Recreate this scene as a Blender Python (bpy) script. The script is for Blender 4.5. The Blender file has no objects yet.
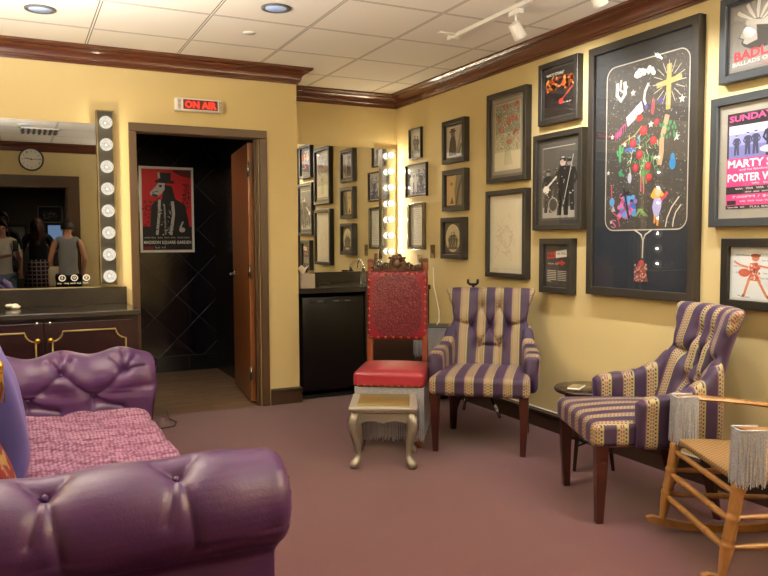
import bpy, bmesh, math, random
from mathutils import Vector, Matrix, noise
random.seed(7)
PI = math.pi
S = bpy.context.scene
COL = S.collection

# ------------------------------------------------------------------ camera
def make_camera():
    yaw, pitch, roll = .458, .063, -.004
    c, s = math.cos(yaw), math.sin(yaw)
    fw = Vector((s*math.cos(pitch), c*math.cos(pitch), -math.sin(pitch)))
    rt = Vector((c, -s, 0)); up = rt.cross(fw)
    r2 = rt*math.cos(roll)+up*math.sin(roll); u2 = up*math.cos(roll)-rt*math.sin(roll)
    cd = bpy.data.cameras.new('camera'); co = bpy.data.objects.new('camera', cd); COL.objects.link(co)
    m = Matrix((r2, u2, -fw)).transposed().to_4x4(); m.translation = Vector((0, 0, 1.285))
    co.matrix_world = m
    cd.sensor_fit = 'HORIZONTAL'; cd.sensor_width = 36; cd.lens = 745.7/768*36
    cd.clip_start = .01
    S.camera = co
make_camera()
S.view_settings.view_transform = 'Standard'; S.view_settings.look = 'None'
S.view_settings.gamma = 1; S.view_settings.use_curve_mapping = False
S.view_settings.exposure = -0.15
W = bpy.data.worlds.new('world'); S.world = W; W.use_nodes = True
W.node_tree.nodes['Background'].inputs[0].default_value = (.8, .85, 1, 1)
W.node_tree.nodes['Background'].inputs[1].default_value = .05

# room numbers
XR, YB, YA, XC, ZC, H = 3.213, 5.594, 6.246, 2.002, 2.504, 2.621
XL = -.75
BULB = 1.5        # glow of the vanity bulbs
BULB_A = 3.0      # glow of the alcove bulbs
CAN = 11.0         # watts of each ceiling can
SPOT = 64.0        # watts of each track head

def lamp_spot(name, loc, target, watts, col, size, blend, rad=.04):
    l = bpy.data.lights.new(name, 'SPOT'); l.energy = watts; l.color = col
    l.spot_size = math.radians(size); l.spot_blend = blend; l.shadow_soft_size = rad
    o = bpy.data.objects.new(name, l); COL.objects.link(o); o.location = loc
    o.rotation_euler = (Vector(target)-Vector(loc)).to_track_quat('-Z', 'Y').to_euler()
    return o
WARM = (1, .92, .80); COOL = (1, .97, .93)
CANS = [(.168, 4.78), (1.379, 4.182), (.15, 1.70), (1.38, 1.75), (1.38, 3.0), (.15, 3.3), (2.3, .8)]
for i, (x, y) in enumerate(CANS):
    lamp_spot('can_light', (x, y, H-.02), (x, y, 0), CAN, WARM, 150, .9, .05)
HEADS = [(3.56, 1.75), (2.90, 1.5), (2.2, 1.45), (1.5, 1.4)]
for y, tz in HEADS:
    lamp_spot('track_light', (2.60, y, H-.165), (XR, y+.15, tz), SPOT, COOL, 118, 1.0, .03)
UP_FILL = 680.0  # watts of the added, unseen uplights that brighten the ceiling
for x, y in ((2.86, .42), (-.62, 3.2)):
    lamp_spot('floor_lamp_light', (x, y, 1.72), (x+.02, y, 3), UP_FILL*(1 if x > 0 else .9), (1, .97, .94) if x > 0 else (1, .95, .87), 172, .6, .09)
lamp_spot('bath_light', (1.15, 6.5, 2.42), (1.15, 6.7, 0), 34, (1, .85, .68), 150, .9, .05)
lamp_spot('hall_light', (.9, -1.3, 2.4), (.6, -1.6, 0), 60, (1, .85, .7), 150, .9, .06)
def bulb_light(x, y, z, w):
    l = bpy.data.lights.new('bulb_light', 'POINT'); l.energy = w; l.color = (1, .82, .55); l.shadow_soft_size = .012
    o = bpy.data.objects.new('bulb_light', l); COL.objects.link(o); o.location = (x, y, z)
for i in range(8):
    bulb_light(.583, YB-.092, 2.107-i*(2.107-1.047)/7, 2.4)
    bulb_light(3.115, YA-.085, 2.071-i*(2.071-1.042)/7, 4.6)
lamp_spot('alcove_light', (2.6, 5.55, H-.02), (2.6, 5.75, 0), 10, WARM, 150, .9, .05)

# ------------------------------------------------------------------ colour + materials
def lin(h):
    h = h.lstrip('#'); r = []
    for i in (0, 2, 4):
        v = int(h[i:i+2], 16)/255
        r.append(v/12.92 if v <= .04045 else ((v+.055)/1.055)**2.4)
    return tuple(r)
def rgba(h): return lin(h)+(1,)
class N:
    def __init__(s, name):
        s.m = bpy.data.materials.new(name); s.m.use_nodes = True; s.t = s.m.node_tree
        s.b = s.t.nodes['Principled BSDF']
    def n(s, typ, **kw):
        nd = s.t.nodes.new(typ)
        for k, v in kw.items():
            if k in nd.inputs: nd.inputs[k].default_value = v
            else: setattr(nd, k, v)
        return nd
    def l(s, a, b): s.t.links.new(a, b)
    def math(s, op, a, b=None, c=None):
        nd = s.t.nodes.new('ShaderNodeMath'); nd.operation = op
        for i, v in enumerate((a, b, c)):
            if v is None: continue
            if isinstance(v, (int, float)): nd.inputs[i].default_value = v
            else: s.l(v, nd.inputs[i])
        return nd.outputs[0]
    def mix(s, fac, a, b):
        nd = s.t.nodes.new('ShaderNodeMix'); nd.data_type = 'RGBA'
        for sock, v in ((nd.inputs[0], fac), (nd.inputs[6], a), (nd.inputs[7], b)):
            if isinstance(v, (int, float)): sock.default_value = v
            elif isinstance(v, tuple): sock.default_value = v
            else: s.l(v, sock)
        return nd.outputs[2]
    def coord(s, kind='Object'): return s.n('ShaderNodeTexCoord').outputs[kind]
    def scaled(s, v, sc):
        mp = s.n('ShaderNodeMapping'); s.l(v, mp.inputs[0]); mp.inputs['Scale'].default_value = sc; return mp.outputs[0]
    def noise(s, vec, scale, detail=3, rough=.5):
        nd = s.n('ShaderNodeTexNoise'); nd.inputs['Scale'].default_value = scale; nd.inputs['Detail'].default_value = detail
        nd.inputs['Roughness'].default_value = rough; s.l(vec, nd.inputs['Vector']); return nd.outputs['Fac']
    def bump(s, h, strength=.3, dist=.01):
        nd = s.n('ShaderNodeBump'); nd.inputs['Strength'].default_value = strength; nd.inputs['Distance'].default_value = dist
        s.l(h, nd.inputs['Height']); s.l(nd.outputs[0], s.b.inputs['Normal'])
    def set(s, **kw):
        for k, v in kw.items():
            k = k.replace('_', ' ')
            s.b.inputs[k].default_value = v
        return s
    def ramp(s, fac, stops, interp='LINEAR'):
        nd = s.n('ShaderNodeValToRGB'); s.l(fac, nd.inputs[0]); cr = nd.color_ramp; cr.interpolation = interp
        while len(cr.elements) < len(stops): cr.elements.new(.5)
        for e, (p, c) in zip(cr.elements, stops): e.position = p; e.color = c
        return nd.outputs[0]

M = {}
def simple(name, col, rough=.5, metal=0, nscale=0, namt=.0, bump=0, coat=0, **kw):
    s = N(name); s.set(Roughness=rough, Metallic=metal)
    c = rgba(col)
    if nscale:
        f = s.noise(s.coord(), nscale)
        dark = tuple(v*(1-namt) for v in c[:3])+(1,); lite = tuple(min(1, v*(1+namt)) for v in c[:3])+(1,)
        s.l(s.mix(f, dark, lite), s.b.inputs['Base Color'])
        if bump: s.bump(f, bump, .004)
    else: s.b.inputs['Base Color'].default_value = c
    if coat: s.b.inputs['Coat Weight'].default_value = coat; s.b.inputs['Coat Roughness'].default_value = .15
    for k, v in kw.items(): s.b.inputs[k.replace('_', ' ')].default_value = v
    M[name] = s.m; return s.m
def woodmat(name, c1, c2, rough=.35, scale=(3, 3, 30), coat=.3, axis=2):
    s = N(name); s.set(Roughness=rough)
    sc = [28, 28, 28]; sc[axis] = 2.2
    f = s.noise(s.scaled(s.coord(), tuple(sc)), 1.6, 4, .6)
    s.l(s.mix(f, rgba(c1), rgba(c2)), s.b.inputs['Base Color'])
    s.b.inputs['Coat Weight'].default_value = coat; s.b.inputs['Coat Roughness'].default_value = .2
    M[name] = s.m; return s.m

# wall paint
def wallpaint(name, a, b):
    s = N(name); s.set(Roughness=.62)
    co = s.coord()
    f = s.noise(s.scaled(co, (1, 1, 1)), 2.2, 4)
    s.l(s.mix(f, rgba(a), rgba(b)), s.b.inputs['Base Color'])
    s.bump(s.noise(co, 260, 2), .12, .002); M[name] = s.m
wallpaint('wall_paint', '#cab680', '#cebc8a')
wallpaint('hall_paint', '#4c4438', '#565044')
simple('trim_cherry', '#59301f', .26, nscale=6, namt=.25, coat=.5)
woodmat('door_wood', '#6e3d1c', '#8a5228', .4, axis=2)
simple('door_frame_paint', '#4a3420', .42, nscale=4, namt=.08)
simple('base_paint', '#3c2a1e', .4, nscale=4, namt=.1)
simple('black_gloss', '#0b0b0d', .22)
simple('black_plastic', '#121214', .45)
simple('black_metal', '#151517', .35, .6)
simple('chrome', '#d8dadc', .14, 1)
simple('dark_chrome', '#8e8a80', .2, 1)
simple('bronze_plate', '#77623a', .4, .6)
simple('gold_metal', '#d2a544', .3, 1)
simple('brass_nail', '#8a6a40', .35, 1)
simple('white_plastic', '#e8e6e0', .45)
simple('grey_plastic', '#5c5a58', .5)
simple('tissue_paper', '#f4efe2', .85)
simple('tissue_carton', '#a59a8c', .7, nscale=30, namt=.06)
simple('frame_dark', '#2d2925', .42, nscale=12, namt=.12)
simple('frame_slate', '#30353a', .42, nscale=12, namt=.12)
simple('frame_black', '#191716', .35)
simple('frame_edge', '#141211', .5)
simple('mat_dark', '#3b3936', .85)
simple('mat_warmgrey', '#6d6558', .85)
simple('mat_cream', '#cfc7ae', .85)
simple('mat_silver', '#9b978c', .6, .3)
simple('cab_mahogany', '#240c10', .3, nscale=5, namt=.2, coat=.4)
simple('cab_brown', '#33211a', .4, nscale=5, namt=.2)
simple('gold_paint', '#a3915c', .4, .5)
simple('fridge_black', '#060607', .32, nscale=200, namt=.1)
simple('stool_champagne', '#8c857a', .4, .5, nscale=90, namt=.18, bump=.3)
simple('strip_plate', '#23211e', .35, .3)
simple('stool_gilt', '#97884f', .34, .55, nscale=40, namt=.12)
simple('stool_white', '#aaa49a', .45, .35, nscale=60, namt=.15, bump=.3)
simple('dark_wood_leg', '#3b1810', .32, nscale=9, namt=.25, coat=.4)
simple('red_chair_wood', '#7c3d22', .4, nscale=9, namt=.25, coat=.3)
simple('carved_wood', '#4b3423', .5, nscale=40, namt=.3, bump=.4)
simple('table_espresso', '#2e1c15', .25, nscale=9, namt=.2, coat=.4)
simple('phone_glass', '#20242a', .1)
simple('skin', '#b98a72', .55, nscale=8, namt=.05)
simple('skin_dark', '#8f6650', .55, nscale=8, namt=.05)
simple('hair_dark', '#1c1210', .6, nscale=60, namt=.3)
simple('hair_brown', '#4a2c18', .6, nscale=60, namt=.3)
simple('cloth_white', '#c9c2b8', .85, nscale=20, namt=.08)
simple('cloth_black', '#15161c', .85, nscale=20, namt=.1)
simple('cloth_grey', '#777b80', .85, nscale=20, namt=.1)
simple('cloth_cream', '#b7ae9c', .85, nscale=20, namt=.1)
simple('denim', '#5b7285', .85, nscale=30, namt=.15)
simple('trouser_dark', '#2a2a2e', .85, nscale=20, namt=.1)

def m_ceiling():
    s = N('ceiling_tile'); s.set(Roughness=.9)
    co = s.coord(); sep = s.n('ShaderNodeSeparateXYZ'); s.l(co, sep.inputs[0])
    def grid(o, off):
        m = s.math('MODULO', s.math('ADD', s.math('SUBTRACT', o, off), 61.0), .61)
        d = s.math('MINIMUM', m, s.math('SUBTRACT', .61, m)); return d
    gx = grid(sep.outputs[0], 2.3); gy = grid(sep.outputs[1], 5.694)
    d = s.math('MINIMUM', gx, gy)
    line = s.math('LESS_THAN', s.math('ABSOLUTE', s.math('SUBTRACT', d, .0075)), .003)
    f = s.noise(co, 140, 3, .7)
    base = s.mix(f, rgba('#e9e2d4'), rgba('#f0eadf'))
    s.l(s.mix(line, base, rgba('#7d7362')), s.b.inputs['Base Color'])
    s.bump(s.math('SUBTRACT', s.math('MULTIPLY', f, .3), s.math('MULTIPLY', line, 1.0)), .5, .004)
    M['ceiling_tile'] = s.m
m_ceiling()
def m_carpet():
    s = N('carpet'); s.set(Roughness=1.0)
    co = s.coord()
    f = s.noise(co, 170, 3, .8); g = s.noise(co, 1.1, 3, .6)
    a = s.mix(f, rgba('#4a1b27'), rgba('#622633'))
    s.l(s.mix(s.math('MULTIPLY', g, .45), a, rgba('#432034')), s.b.inputs['Base Color'])
    s.b.inputs['Sheen Weight'].default_value = .25
    s.bump(f, .6, .006); M['carpet'] = s.m
m_carpet()
GX_, GZ_ = 1.629, 1.836
UO = -((GX_+GZ_)*.7071 % .305); VO = -((GX_-GZ_)*.7071 % .305)
def m_blacktile():
    s = N('black_tile'); s.set(Roughness=.12)
    sep = s.n('ShaderNodeSeparateXYZ'); s.l(s.coord(), sep.inputs[0])
    x, z = sep.outputs[0], sep.outputs[2]
    P = .305
    def g(v, off=0, p=P):
        m = s.math('MODULO', s.math('ADD', v, off+p*40), p)
        return s.math('MINIMUM', m, s.math('SUBTRACT', p, m))
    u = s.math('MULTIPLY', s.math('ADD', x, z), .7071); v = s.math('MULTIPLY', s.math('SUBTRACT', x, z), .7071)
    d1 = s.math('MINIMUM', g(u, UO), g(v, VO))
    d2 = s.math('MINIMUM', g(x, 0, .305), s.math('ABSOLUTE', s.math('SUBTRACT', z, .155)))
    low = s.math('LESS_THAN', z, .156)
    d = s.math('ADD', s.math('MULTIPLY', d2, low), s.math('MULTIPLY', d1, s.math('SUBTRACT', 1, low)))
    line = s.math('LESS_THAN', d, .0022)
    f = s.noise(s.coord(), 3, 4)
    s.l(s.mix(line, s.mix(f, rgba('#0a0b10'), rgba('#14151d')), rgba('#3a3d47')), s.b.inputs['Base Color'])
    s.bump(s.math('SUBTRACT', 1, line), .3, .003); M['black_tile'] = s.m
m_blacktile()
def m_plank():
    s = N('plank_floor'); s.set(Roughness=.45)
    br = s.n('ShaderNodeTexBrick'); s.l(s.coord(), br.inputs['Vector'])
    br.inputs['Scale'].default_value = 1; br.inputs['Brick Width'].default_value = .9; br.inputs['Row Height'].default_value = .15
    br.inputs['Mortar Size'].default_value = .003
    br.inputs['Color1'].default_value = rgba('#7a5f48'); br.inputs['Color2'].default_value = rgba('#987a5c'); br.inputs['Mortar'].default_value = rgba('#3a2f27')
    f = s.noise(s.scaled(s.coord(), (2, 40, 1)), 2, 4)
    s.l(s.mix(s.ramp(f, [(.35, (0, 0, 0, 1)), (.65, (1, 1, 1, 1))]), br.outputs[0], rgba('#4a3a2e')), s.b.inputs['Base Color']); M['plank_floor'] = s.m
m_plank()
def m_mirror():
    s = N('mirror_glass'); s.set(Roughness=.0, Metallic=1); s.b.inputs['Base Color'].default_value = (.86, .87, .85, 1); M['mirror_glass'] = s.m
m_mirror()
def m_darkmirror():
    s = N('mirror_glass_smoky'); s.set(Roughness=.0, Metallic=1); s.b.inputs['Base Color'].default_value = (.30, .30, .285, 1); M['mirror_glass_smoky'] = s.m
m_darkmirror()
def m_stone():
    s = N('counter_stone'); s.set(Roughness=.16)
    f = s.noise(s.coord(), 60, 5, .7); g = s.noise(s.coord(), 8, 3)
    s.l(s.mix(s.math('MULTIPLY', g, .8), s.mix(f, rgba('#1d1a18'), rgba('#47413a')), rgba('#2a2623')), s.b.inputs['Base Color']); M['counter_stone'] = s.m
m_stone()
def m_glass():
    s = N('frame_glass'); t = s.t
    t.nodes.remove(s.b); out = t.nodes['Material Output']
    g = s.n('ShaderNodeBsdfGlossy'); g.inputs['Roughness'].default_value = 0.01; tr = s.n('ShaderNodeBsdfTransparent')
    ge = s.n('ShaderNodeNewGeometry'); dp = s.n('ShaderNodeVectorMath'); dp.operation = 'DOT_PRODUCT'
    s.l(ge.outputs['Normal'], dp.inputs[0]); s.l(ge.outputs['Incoming'], dp.inputs[1])
    fr = s.math('MULTIPLY_ADD', s.math('POWER', s.math('SUBTRACT', 1, s.math('ABSOLUTE', dp.outputs['Value'])), 5.0), .93, .07)
    mx = s.n('ShaderNodeMixShader'); s.l(fr, mx.inputs[0]); s.l(tr.outputs[0], mx.inputs[1]); s.l(g.outputs[0], mx.inputs[2])
    s.l(mx.outputs[0], out.inputs[0]); M['frame_glass'] = s.m
m_glass()
def m_clear():
    s = N('clear_glass'); s.set(Roughness=.02, IOR=1.45); s.b.inputs['Transmission Weight'].default_value = 1; M['clear_glass'] = s.m
m_clear()
def emis(name, col, st):
    s = N(name); s.b.inputs['Base Color'].default_value = rgba(col); s.b.inputs['Emission Color'].default_value = rgba(col)
    s.b.inputs['Emission Strength'].default_value = st; s.set(Roughness=.4); M[name] = s.m
def m_bulb(name, st):
    """clear ribbed globe: part see-through, part glowing"""
    s = N(name); t = s.t; t.nodes.remove(s.b); out = t.nodes['Material Output']
    w = s.n('ShaderNodeTexVoronoi'); s.l(s.coord('Normal'), w.inputs['Vector']); w.inputs['Scale'].default_value = 4.5
    em = s.n('ShaderNodeEmission'); em.inputs['Color'].default_value = (1, .90, .72, 1)
    s.l(s.math('MULTIPLY_ADD', w.outputs['Distance'], -st*.75, st*1.15), em.inputs['Strength'])
    tr = s.n('ShaderNodeBsdfTransparent'); mx = s.n('ShaderNodeMixShader'); mx.inputs[0].default_value = .55
    s.l(tr.outputs[0], mx.inputs[1]); s.l(em.outputs[0], mx.inputs[2]); s.l(mx.outputs[0], out.inputs[0]); M[name] = s.m
m_bulb('bulb_warm', BULB); m_bulb('bulb_bright', BULB_A)
emis('can_glow', '#9fb2d8', .5); emis('spot_glow', '#fff6e8', 22); emis('sign_red', '#ff2a1c', 1.6); emis('sign_glow', '#5c0c0a', .12)
emis('screen_glow', '#8fb4e8', 1.2); emis('hall_poster_glow', '#d8d2c0', .25)

def m_art():
    s = N('art_print'); s.set(Roughness=.6)
    a = s.n('ShaderNodeAttribute'); a.attribute_name = 'Col'; s.l(a.outputs['Color'], s.b.inputs['Base Color']); M['art_print'] = s.m
m_art()
def m_leather():
    s = N('purple_leather'); s.set(Roughness=.42)
    co = s.coord(); f = s.noise(co, 5, 4, .6); g = s.noise(co, 160, 2, .6)
    s.l(s.mix(f, rgba('#3a1c46'), rgba('#542d62')), s.b.inputs['Base Color'])
    s.b.inputs['Coat Weight'].default_value = .12; s.b.inputs['Coat Roughness'].default_value = .28
    s.bump(s.math('MULTIPLY_ADD', g, .25, s.math('MULTIPLY', s.noise(co, 14, 3), .8)), .35, .008); M['purple_leather'] = s.m
m_leather()
def m_velvet(name, c1, c2, rough=.75):
    s = N(name); s.set(Roughness=rough); f = s.noise(s.coord(), 7, 3)
    s.l(s.mix(f, rgba(c1), rgba(c2)), s.b.inputs['Base Color']); s.b.inputs['Sheen Weight'].default_value = .5
    s.b.inputs['Sheen Tint'].default_value = rgba('#b8a0e0'); M[name] = s.m
m_velvet('violet_velvet', '#29245f', '#383178'); m_velvet('deep_violet_velvet', '#2f2460', '#3c2f74')
def m_throw():
    s = N('pink_knit'); s.set(Roughness=.95)
    co = s.coord()
    w = s.n('ShaderNodeTexVoronoi'); w.feature = 'F1'; s.l(s.scaled(co, (62, 48, 62)), w.inputs['Vector']); w.inputs['Scale'].default_value = 1; w.inputs['Randomness'].default_value = .35
    f = s.noise(co, 3.5, 3)
    a = s.mix(f, rgba('#8c5a7e'), rgba('#a68298'))
    k = s.ramp(w.outputs['Distance'], [(.25, (1, 1, 1, 1)), (.75, (0, 0, 0, 1))])
    s.l(s.mix(k, rgba('#5c2e46'), a), s.b.inputs['Base Color'])
    s.bump(k, .6, .006); M['pink_knit'] = s.m
m_throw()
def m_brocade():
    s = N('brocade'); s.set(Roughness=.6)
    co = s.coord();     k = s.ramp(s.noise(co, 26, 1), [(.0, rgba('#6a1218')), (.57, rgba('#9c7c48'))], 'CONSTANT')
    s.l(k, s.b.inputs['Base Color']); M['brocade'] = s.m
m_brocade()
def m_redleather():
    s = N('red_leather'); s.set(Roughness=.38)
    f = s.noise(s.coord(), 9, 4); s.l(s.mix(f, rgba('#861626'), rgba('#a0303e')), s.b.inputs['Base Color'])
    s.bump(s.noise(s.coord(), 120, 2), .2, .003); s.b.inputs['Coat Weight'].default_value = .2; M['red_leather'] = s.m
    s = N('red_tooled'); s.set(Roughness=.42)
    co = s.coord(); sep = s.n('ShaderNodeSeparateXYZ'); s.l(co, sep.inputs[0])
    # tooled relief inside an oval, plain leather around it
    ex = s.math('POWER', s.math('DIVIDE', s.math('ABSOLUTE', sep.outputs[0]), .165), 4.0)
    ez = s.math('POWER', s.math('DIVIDE', s.math('ABSOLUTE', s.math('SUBTRACT', sep.outputs[2], .855)), .205), 4.0)
    ins = s.math('LESS_THAN', s.math('ADD', ex, ez), 1.0)
    v = s.n('ShaderNodeTexVoronoi'); s.l(co, v.inputs['Vector']); v.inputs['Scale'].default_value = 85
    dots = s.math('LESS_THAN', v.outputs['Distance'], .34)
    a = s.mix(s.noise(co, 6, 3), rgba('#6c0c20'), rgba('#861228'))
    b = s.mix(dots, rgba('#581422'), rgba('#7a333c'))
    s.l(s.mix(ins, a, b), s.b.inputs['Base Color'])
    s.bump(s.math('MULTIPLY', v.outputs['Distance'], ins), .5, .005); M['red_tooled'] = s.m
m_redleather()
def m_fringe():
    s = N('silver_fringe'); s.set(Roughness=.4, Metallic=.35)
    f = s.noise(s.coord(), 140, 2); s.l(s.mix(f, rgba('#8a8e9c'), rgba('#e6eaf4')), s.b.inputs['Base Color']); M['silver_fringe'] = s.m
m_fringe()
def m_oak():
    s = N('golden_oak'); s.set(Roughness=.36)
    f = s.noise(s.scaled(s.coord(), (26, 26, 7)), 1.5, 4, .65)
    s.l(s.mix(f, rgba('#7a5028'), rgba('#a87a44')), s.b.inputs['Base Color']); s.b.inputs['Coat Weight'].default_value = .35; M['golden_oak'] = s.m
    s = N('rush_seat'); s.set(Roughness=.7)
    w = s.n('ShaderNodeTexChecker'); s.l(s.scaled(s.coord(), (1, 1, 1)), w.inputs['Vector']); w.inputs['Scale'].default_value = 95
    w.inputs['Color1'].default_value = rgba('#8c6c40'); w.inputs['Color2'].default_value = rgba('#664a2a')
    s.l(w.outputs[0], s.b.inputs['Base Color']); s.bump(w.outputs[1], .6, .004); M['rush_seat'] = s.m
m_oak()
def m_stripe(name, sx, tx):
    """purple / patterned gold stripes; sx picks the stripe axis, tx the run axes"""
    s = N(name); s.set(Roughness=.62)
    sep = s.n('ShaderNodeSeparateXYZ'); s.l(s.coord(), sep.inputs[0])
    ax = {'x': sep.outputs[0], 'y': sep.outputs[1], 'z': sep.outputs[2]}
    P = .115
    m = s.math('DIVIDE', s.math('MODULO', s.math('ADD', ax[sx], P*20+P*.75), P), P)      # 0..1 over a period
    gold = s.math('LESS_THAN', m, .5)
    q = s.math('MULTIPLY', m, 2.0)                                                   # 0..1 in the gold stripe
    t = ax[tx[0]]
    for a in tx[1:]: t = s.math('ADD', t, ax[a])
    tt = s.math('MODULO', s.math('ADD', t, 10.0), .018); tt = s.math('DIVIDE', tt, .018)
    def col(c, wd): return s.math('LESS_THAN', s.math('ABSOLUTE', s.math('SUBTRACT', q, c)), wd)
    rowA = s.math('LESS_THAN', tt, .45); rowB = s.math('SUBTRACT', 1, rowA)
    dots = s.math('MULTIPLY', s.math('ADD', col(.2, .07), col(.8, .07)), rowA)
    mid = s.math('MULTIPLY', s.math('ADD', col(.4, .06), col(.6, .06)), rowB)
    c = s.mix(col(.5, .5), rgba('#94885a'), rgba('#94885a'))
    c = s.mix(s.math('MINIMUM', dots, 1), c, rgba('#2e1e30'))
    c = s.mix(s.math('MINIMUM', mid, 1), c, rgba('#7a3450'))
    c = s.mix(col(.03, .06), c, rgba('#6a4250')); 
    f = s.noise(s.coord(), 12, 3)
    pur = s.mix(f, rgba('#26142f'), rgba('#36203f'))
    s.l(s.mix(gold, pur, c), s.b.inputs['Base Color'])
    s.b.inputs['Sheen Weight'].default_value = .22; s.b.inputs['Sheen Tint'].default_value = rgba('#b090c8')
    M[name] = s.m
m_stripe('stripe_x', 'x', 'yz'); m_stripe('stripe_y', 'y', 'xz')
def m_plaid():
    s = N('plaid'); s.set(Roughness=.9); w = s.n('ShaderNodeTexWave'); s.l(s.coord(), w.inputs['Vector']); w.bands_direction = 'Z'; w.inputs['Scale'].default_value = 5
    w2 = s.n('ShaderNodeTexWave'); s.l(s.coord(), w2.inputs['Vector']); w2.bands_direction = 'X'; w2.inputs['Scale'].default_value = 5
    k = s.math('MAXIMUM', s.math('GREATER_THAN', w.outputs['Fac'], .8), s.math('GREATER_THAN', w2.outputs['Fac'], .85))
    s.l(s.mix(k, rgba('#2a1418'), rgba('#9a8480')), s.b.inputs['Base Color']); M['plaid'] = s.m
m_plaid()

# ------------------------------------------------------------------ mesh helpers
def link(o, parent=None):
    COL.objects.link(o)
    if parent is not None: o.parent = parent
    return o
def mesh_obj(name, verts, faces, mat, parent=None, smooth=False, loc=None, rz=0):
    me = bpy.data.meshes.new(name); me.from_pydata([tuple(v) for v in verts], [], faces); me.update()
    if mat: me.materials.append(M[mat])
    if smooth: me.shade_smooth()
    o = bpy.data.objects.new(name, me); link(o, parent)
    if loc is not None: o.location = loc
    o.rotation_euler.z = rz
    return o
class B:
    """collects shapes into one mesh"""
    def __init__(s): s.bm = bmesh.new()
    def _merge(s, tmp, mtx=None, smooth=False):
        if mtx is not None: bmesh.ops.transform(tmp, matrix=mtx, verts=tmp.verts)
        for f in tmp.faces: f.smooth = smooth
        me = bpy.data.meshes.new('t'); tmp.to_mesh(me); tmp.free(); s.bm.from_mesh(me); bpy.data.meshes.remove(me)
    def box(s, c, size, bev=0, rot=None, seg=2, taper=None):
        t = bmesh.new(); bmesh.ops.create_cube(t, size=1)
        for v in t.verts:
            k = 1
            if taper and v.co.z < 0: k = taper
            v.co = Vector((v.co.x*size[0]*k, v.co.y*size[1]*k, v.co.z*size[2]))
        if bev: bmesh.ops.bevel(t, geom=t.edges[:], offset=bev, segments=seg, affect='EDGES', profile=.5)
        m = Matrix.Translation(c)
        if rot is not None: m = m @ rot.to_4x4()
        s._merge(t, m, smooth=bool(bev) and seg > 2); return s
    def tube(s, pts, rad, n=10, caps=True, smooth=True):
        pts = [Vector(p) for p in pts]; k = len(pts)
        if not isinstance(rad, (list, tuple)): rad = [rad]*k
        t = bmesh.new(); rings = []
        up = None
        for i, p in enumerate(pts):
            d = (pts[min(i+1, k-1)]-pts[max(i-1, 0)]).normalized()
            if up is None:
                a = Vector((0, 0, 1)) if abs(d.z) < .9 else Vector((1, 0, 0))
                up = (a-d*a.dot(d)).normalized()
            else: up = (up-d*up.dot(d)).normalized()
            sd = d.cross(up)
            rings.append([t.verts.new(p+(up*math.cos(2*PI*j/n)+sd*math.sin(2*PI*j/n))*rad[i]) for j in range(n)])
        for a, b in zip(rings, rings[1:]):
            for j in range(n): t.faces.new((a[j], a[(j+1) % n], b[(j+1) % n], b[j]))
        if caps: t.faces.new(rings[0][::-1]); t.faces.new(rings[-1])
        bmesh.ops.recalc_face_normals(t, faces=t.faces[:])
        s._merge(t, None, smooth); return s
    def lathe(s, prof, c=(0, 0, 0), n=24, axis='z', smooth=True, mtx=None):
        t = bmesh.new(); rings = []
        for r, z in prof:
            r = max(r, .0002)
            rings.append([t.verts.new((r*math.cos(2*PI*j/n), r*math.sin(2*PI*j/n), z)) for j in range(n)])
        for a, b in zip(rings, rings[1:]):
            for j in range(n): t.faces.new((a[j], a[(j+1) % n], b[(j+1) % n], b[j]))
        t.faces.new(rings[0][::-1]); t.faces.new(rings[-1])
        bmesh.ops.recalc_face_normals(t, faces=t.faces[:])
        m = Matrix.Translation(c)
        if axis == 'y': m = m @ Matrix.Rotation(PI/2, 4, 'X')
        if axis == '-y': m = m @ Matrix.Rotation(-PI/2, 4, 'X')
        if axis == 'x': m = m @ Matrix.Rotation(PI/2, 4, 'Y')
        if mtx is not None: m = mtx
        s._merge(t, m, smooth); return s
    def prism(s, pts, z0, z1, plane='xy', smooth=False, bev=0):
        """polygon pts extruded; plane xz: pts are (x,z), z0/z1 along y; yz: pts (y,z), along x"""
        t = bmesh.new()
        def P(a, b, h): return {'xy': (a, b, h), 'xz': (a, h, b), 'yz': (h, a, b)}[plane]
        lo = [t.verts.new(P(a, b, z0)) for a, b in pts]; hi = [t.verts.new(P(a, b, z1)) for a, b in pts]
        k = len(pts)
        for i in range(k): t.faces.new((lo[i], lo[(i+1) % k], hi[(i+1) % k], hi[i]))
        t.faces.new(lo[::-1]); t.faces.new(hi)
        bmesh.ops.recalc_face_normals(t, faces=t.faces[:])
        if bev: bmesh.ops.bevel(t, geom=t.edges[:], offset=bev, segments=2, affect='EDGES')
        s._merge(t, None, smooth); return s
    def grid(s, fn, nu, nv, closeu=False, closev=False, smooth=True, thick=0):
        t = bmesh.new()
        vs = [[t.verts.new(fn(i/(nu if closeu else nu-1), j/(nv if closev else nv-1))) for j in range(nv)] for i in range(nu)]
        for i in range(nu if closeu else nu-1):
            for j in range(nv if closev else nv-1):
                t.faces.new((vs[i][j], vs[(i+1) % nu][j], vs[(i+1) % nu][(j+1) % nv], vs[i][(j+1) % nv]))
        s._merge(t, None, smooth); return s
    def capped(s, fn, nu, nv, smooth=True):
        """closed in v, capped at both u ends"""
        t = bmesh.new()
        vs = [[t.verts.new(fn(i/(nu-1), j/nv)) for j in range(nv)] for i in range(nu)]
        for i in range(nu-1):
            for j in range(nv): t.faces.new((vs[i][j], vs[i+1][j], vs[i+1][(j+1) % nv], vs[i][(j+1) % nv]))
        t.faces.new(vs[0]); t.faces.new(vs[-1][::-1])
        bmesh.ops.recalc_face_normals(t, faces=t.faces[:])
        s._merge(t, None, smooth); return s
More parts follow.
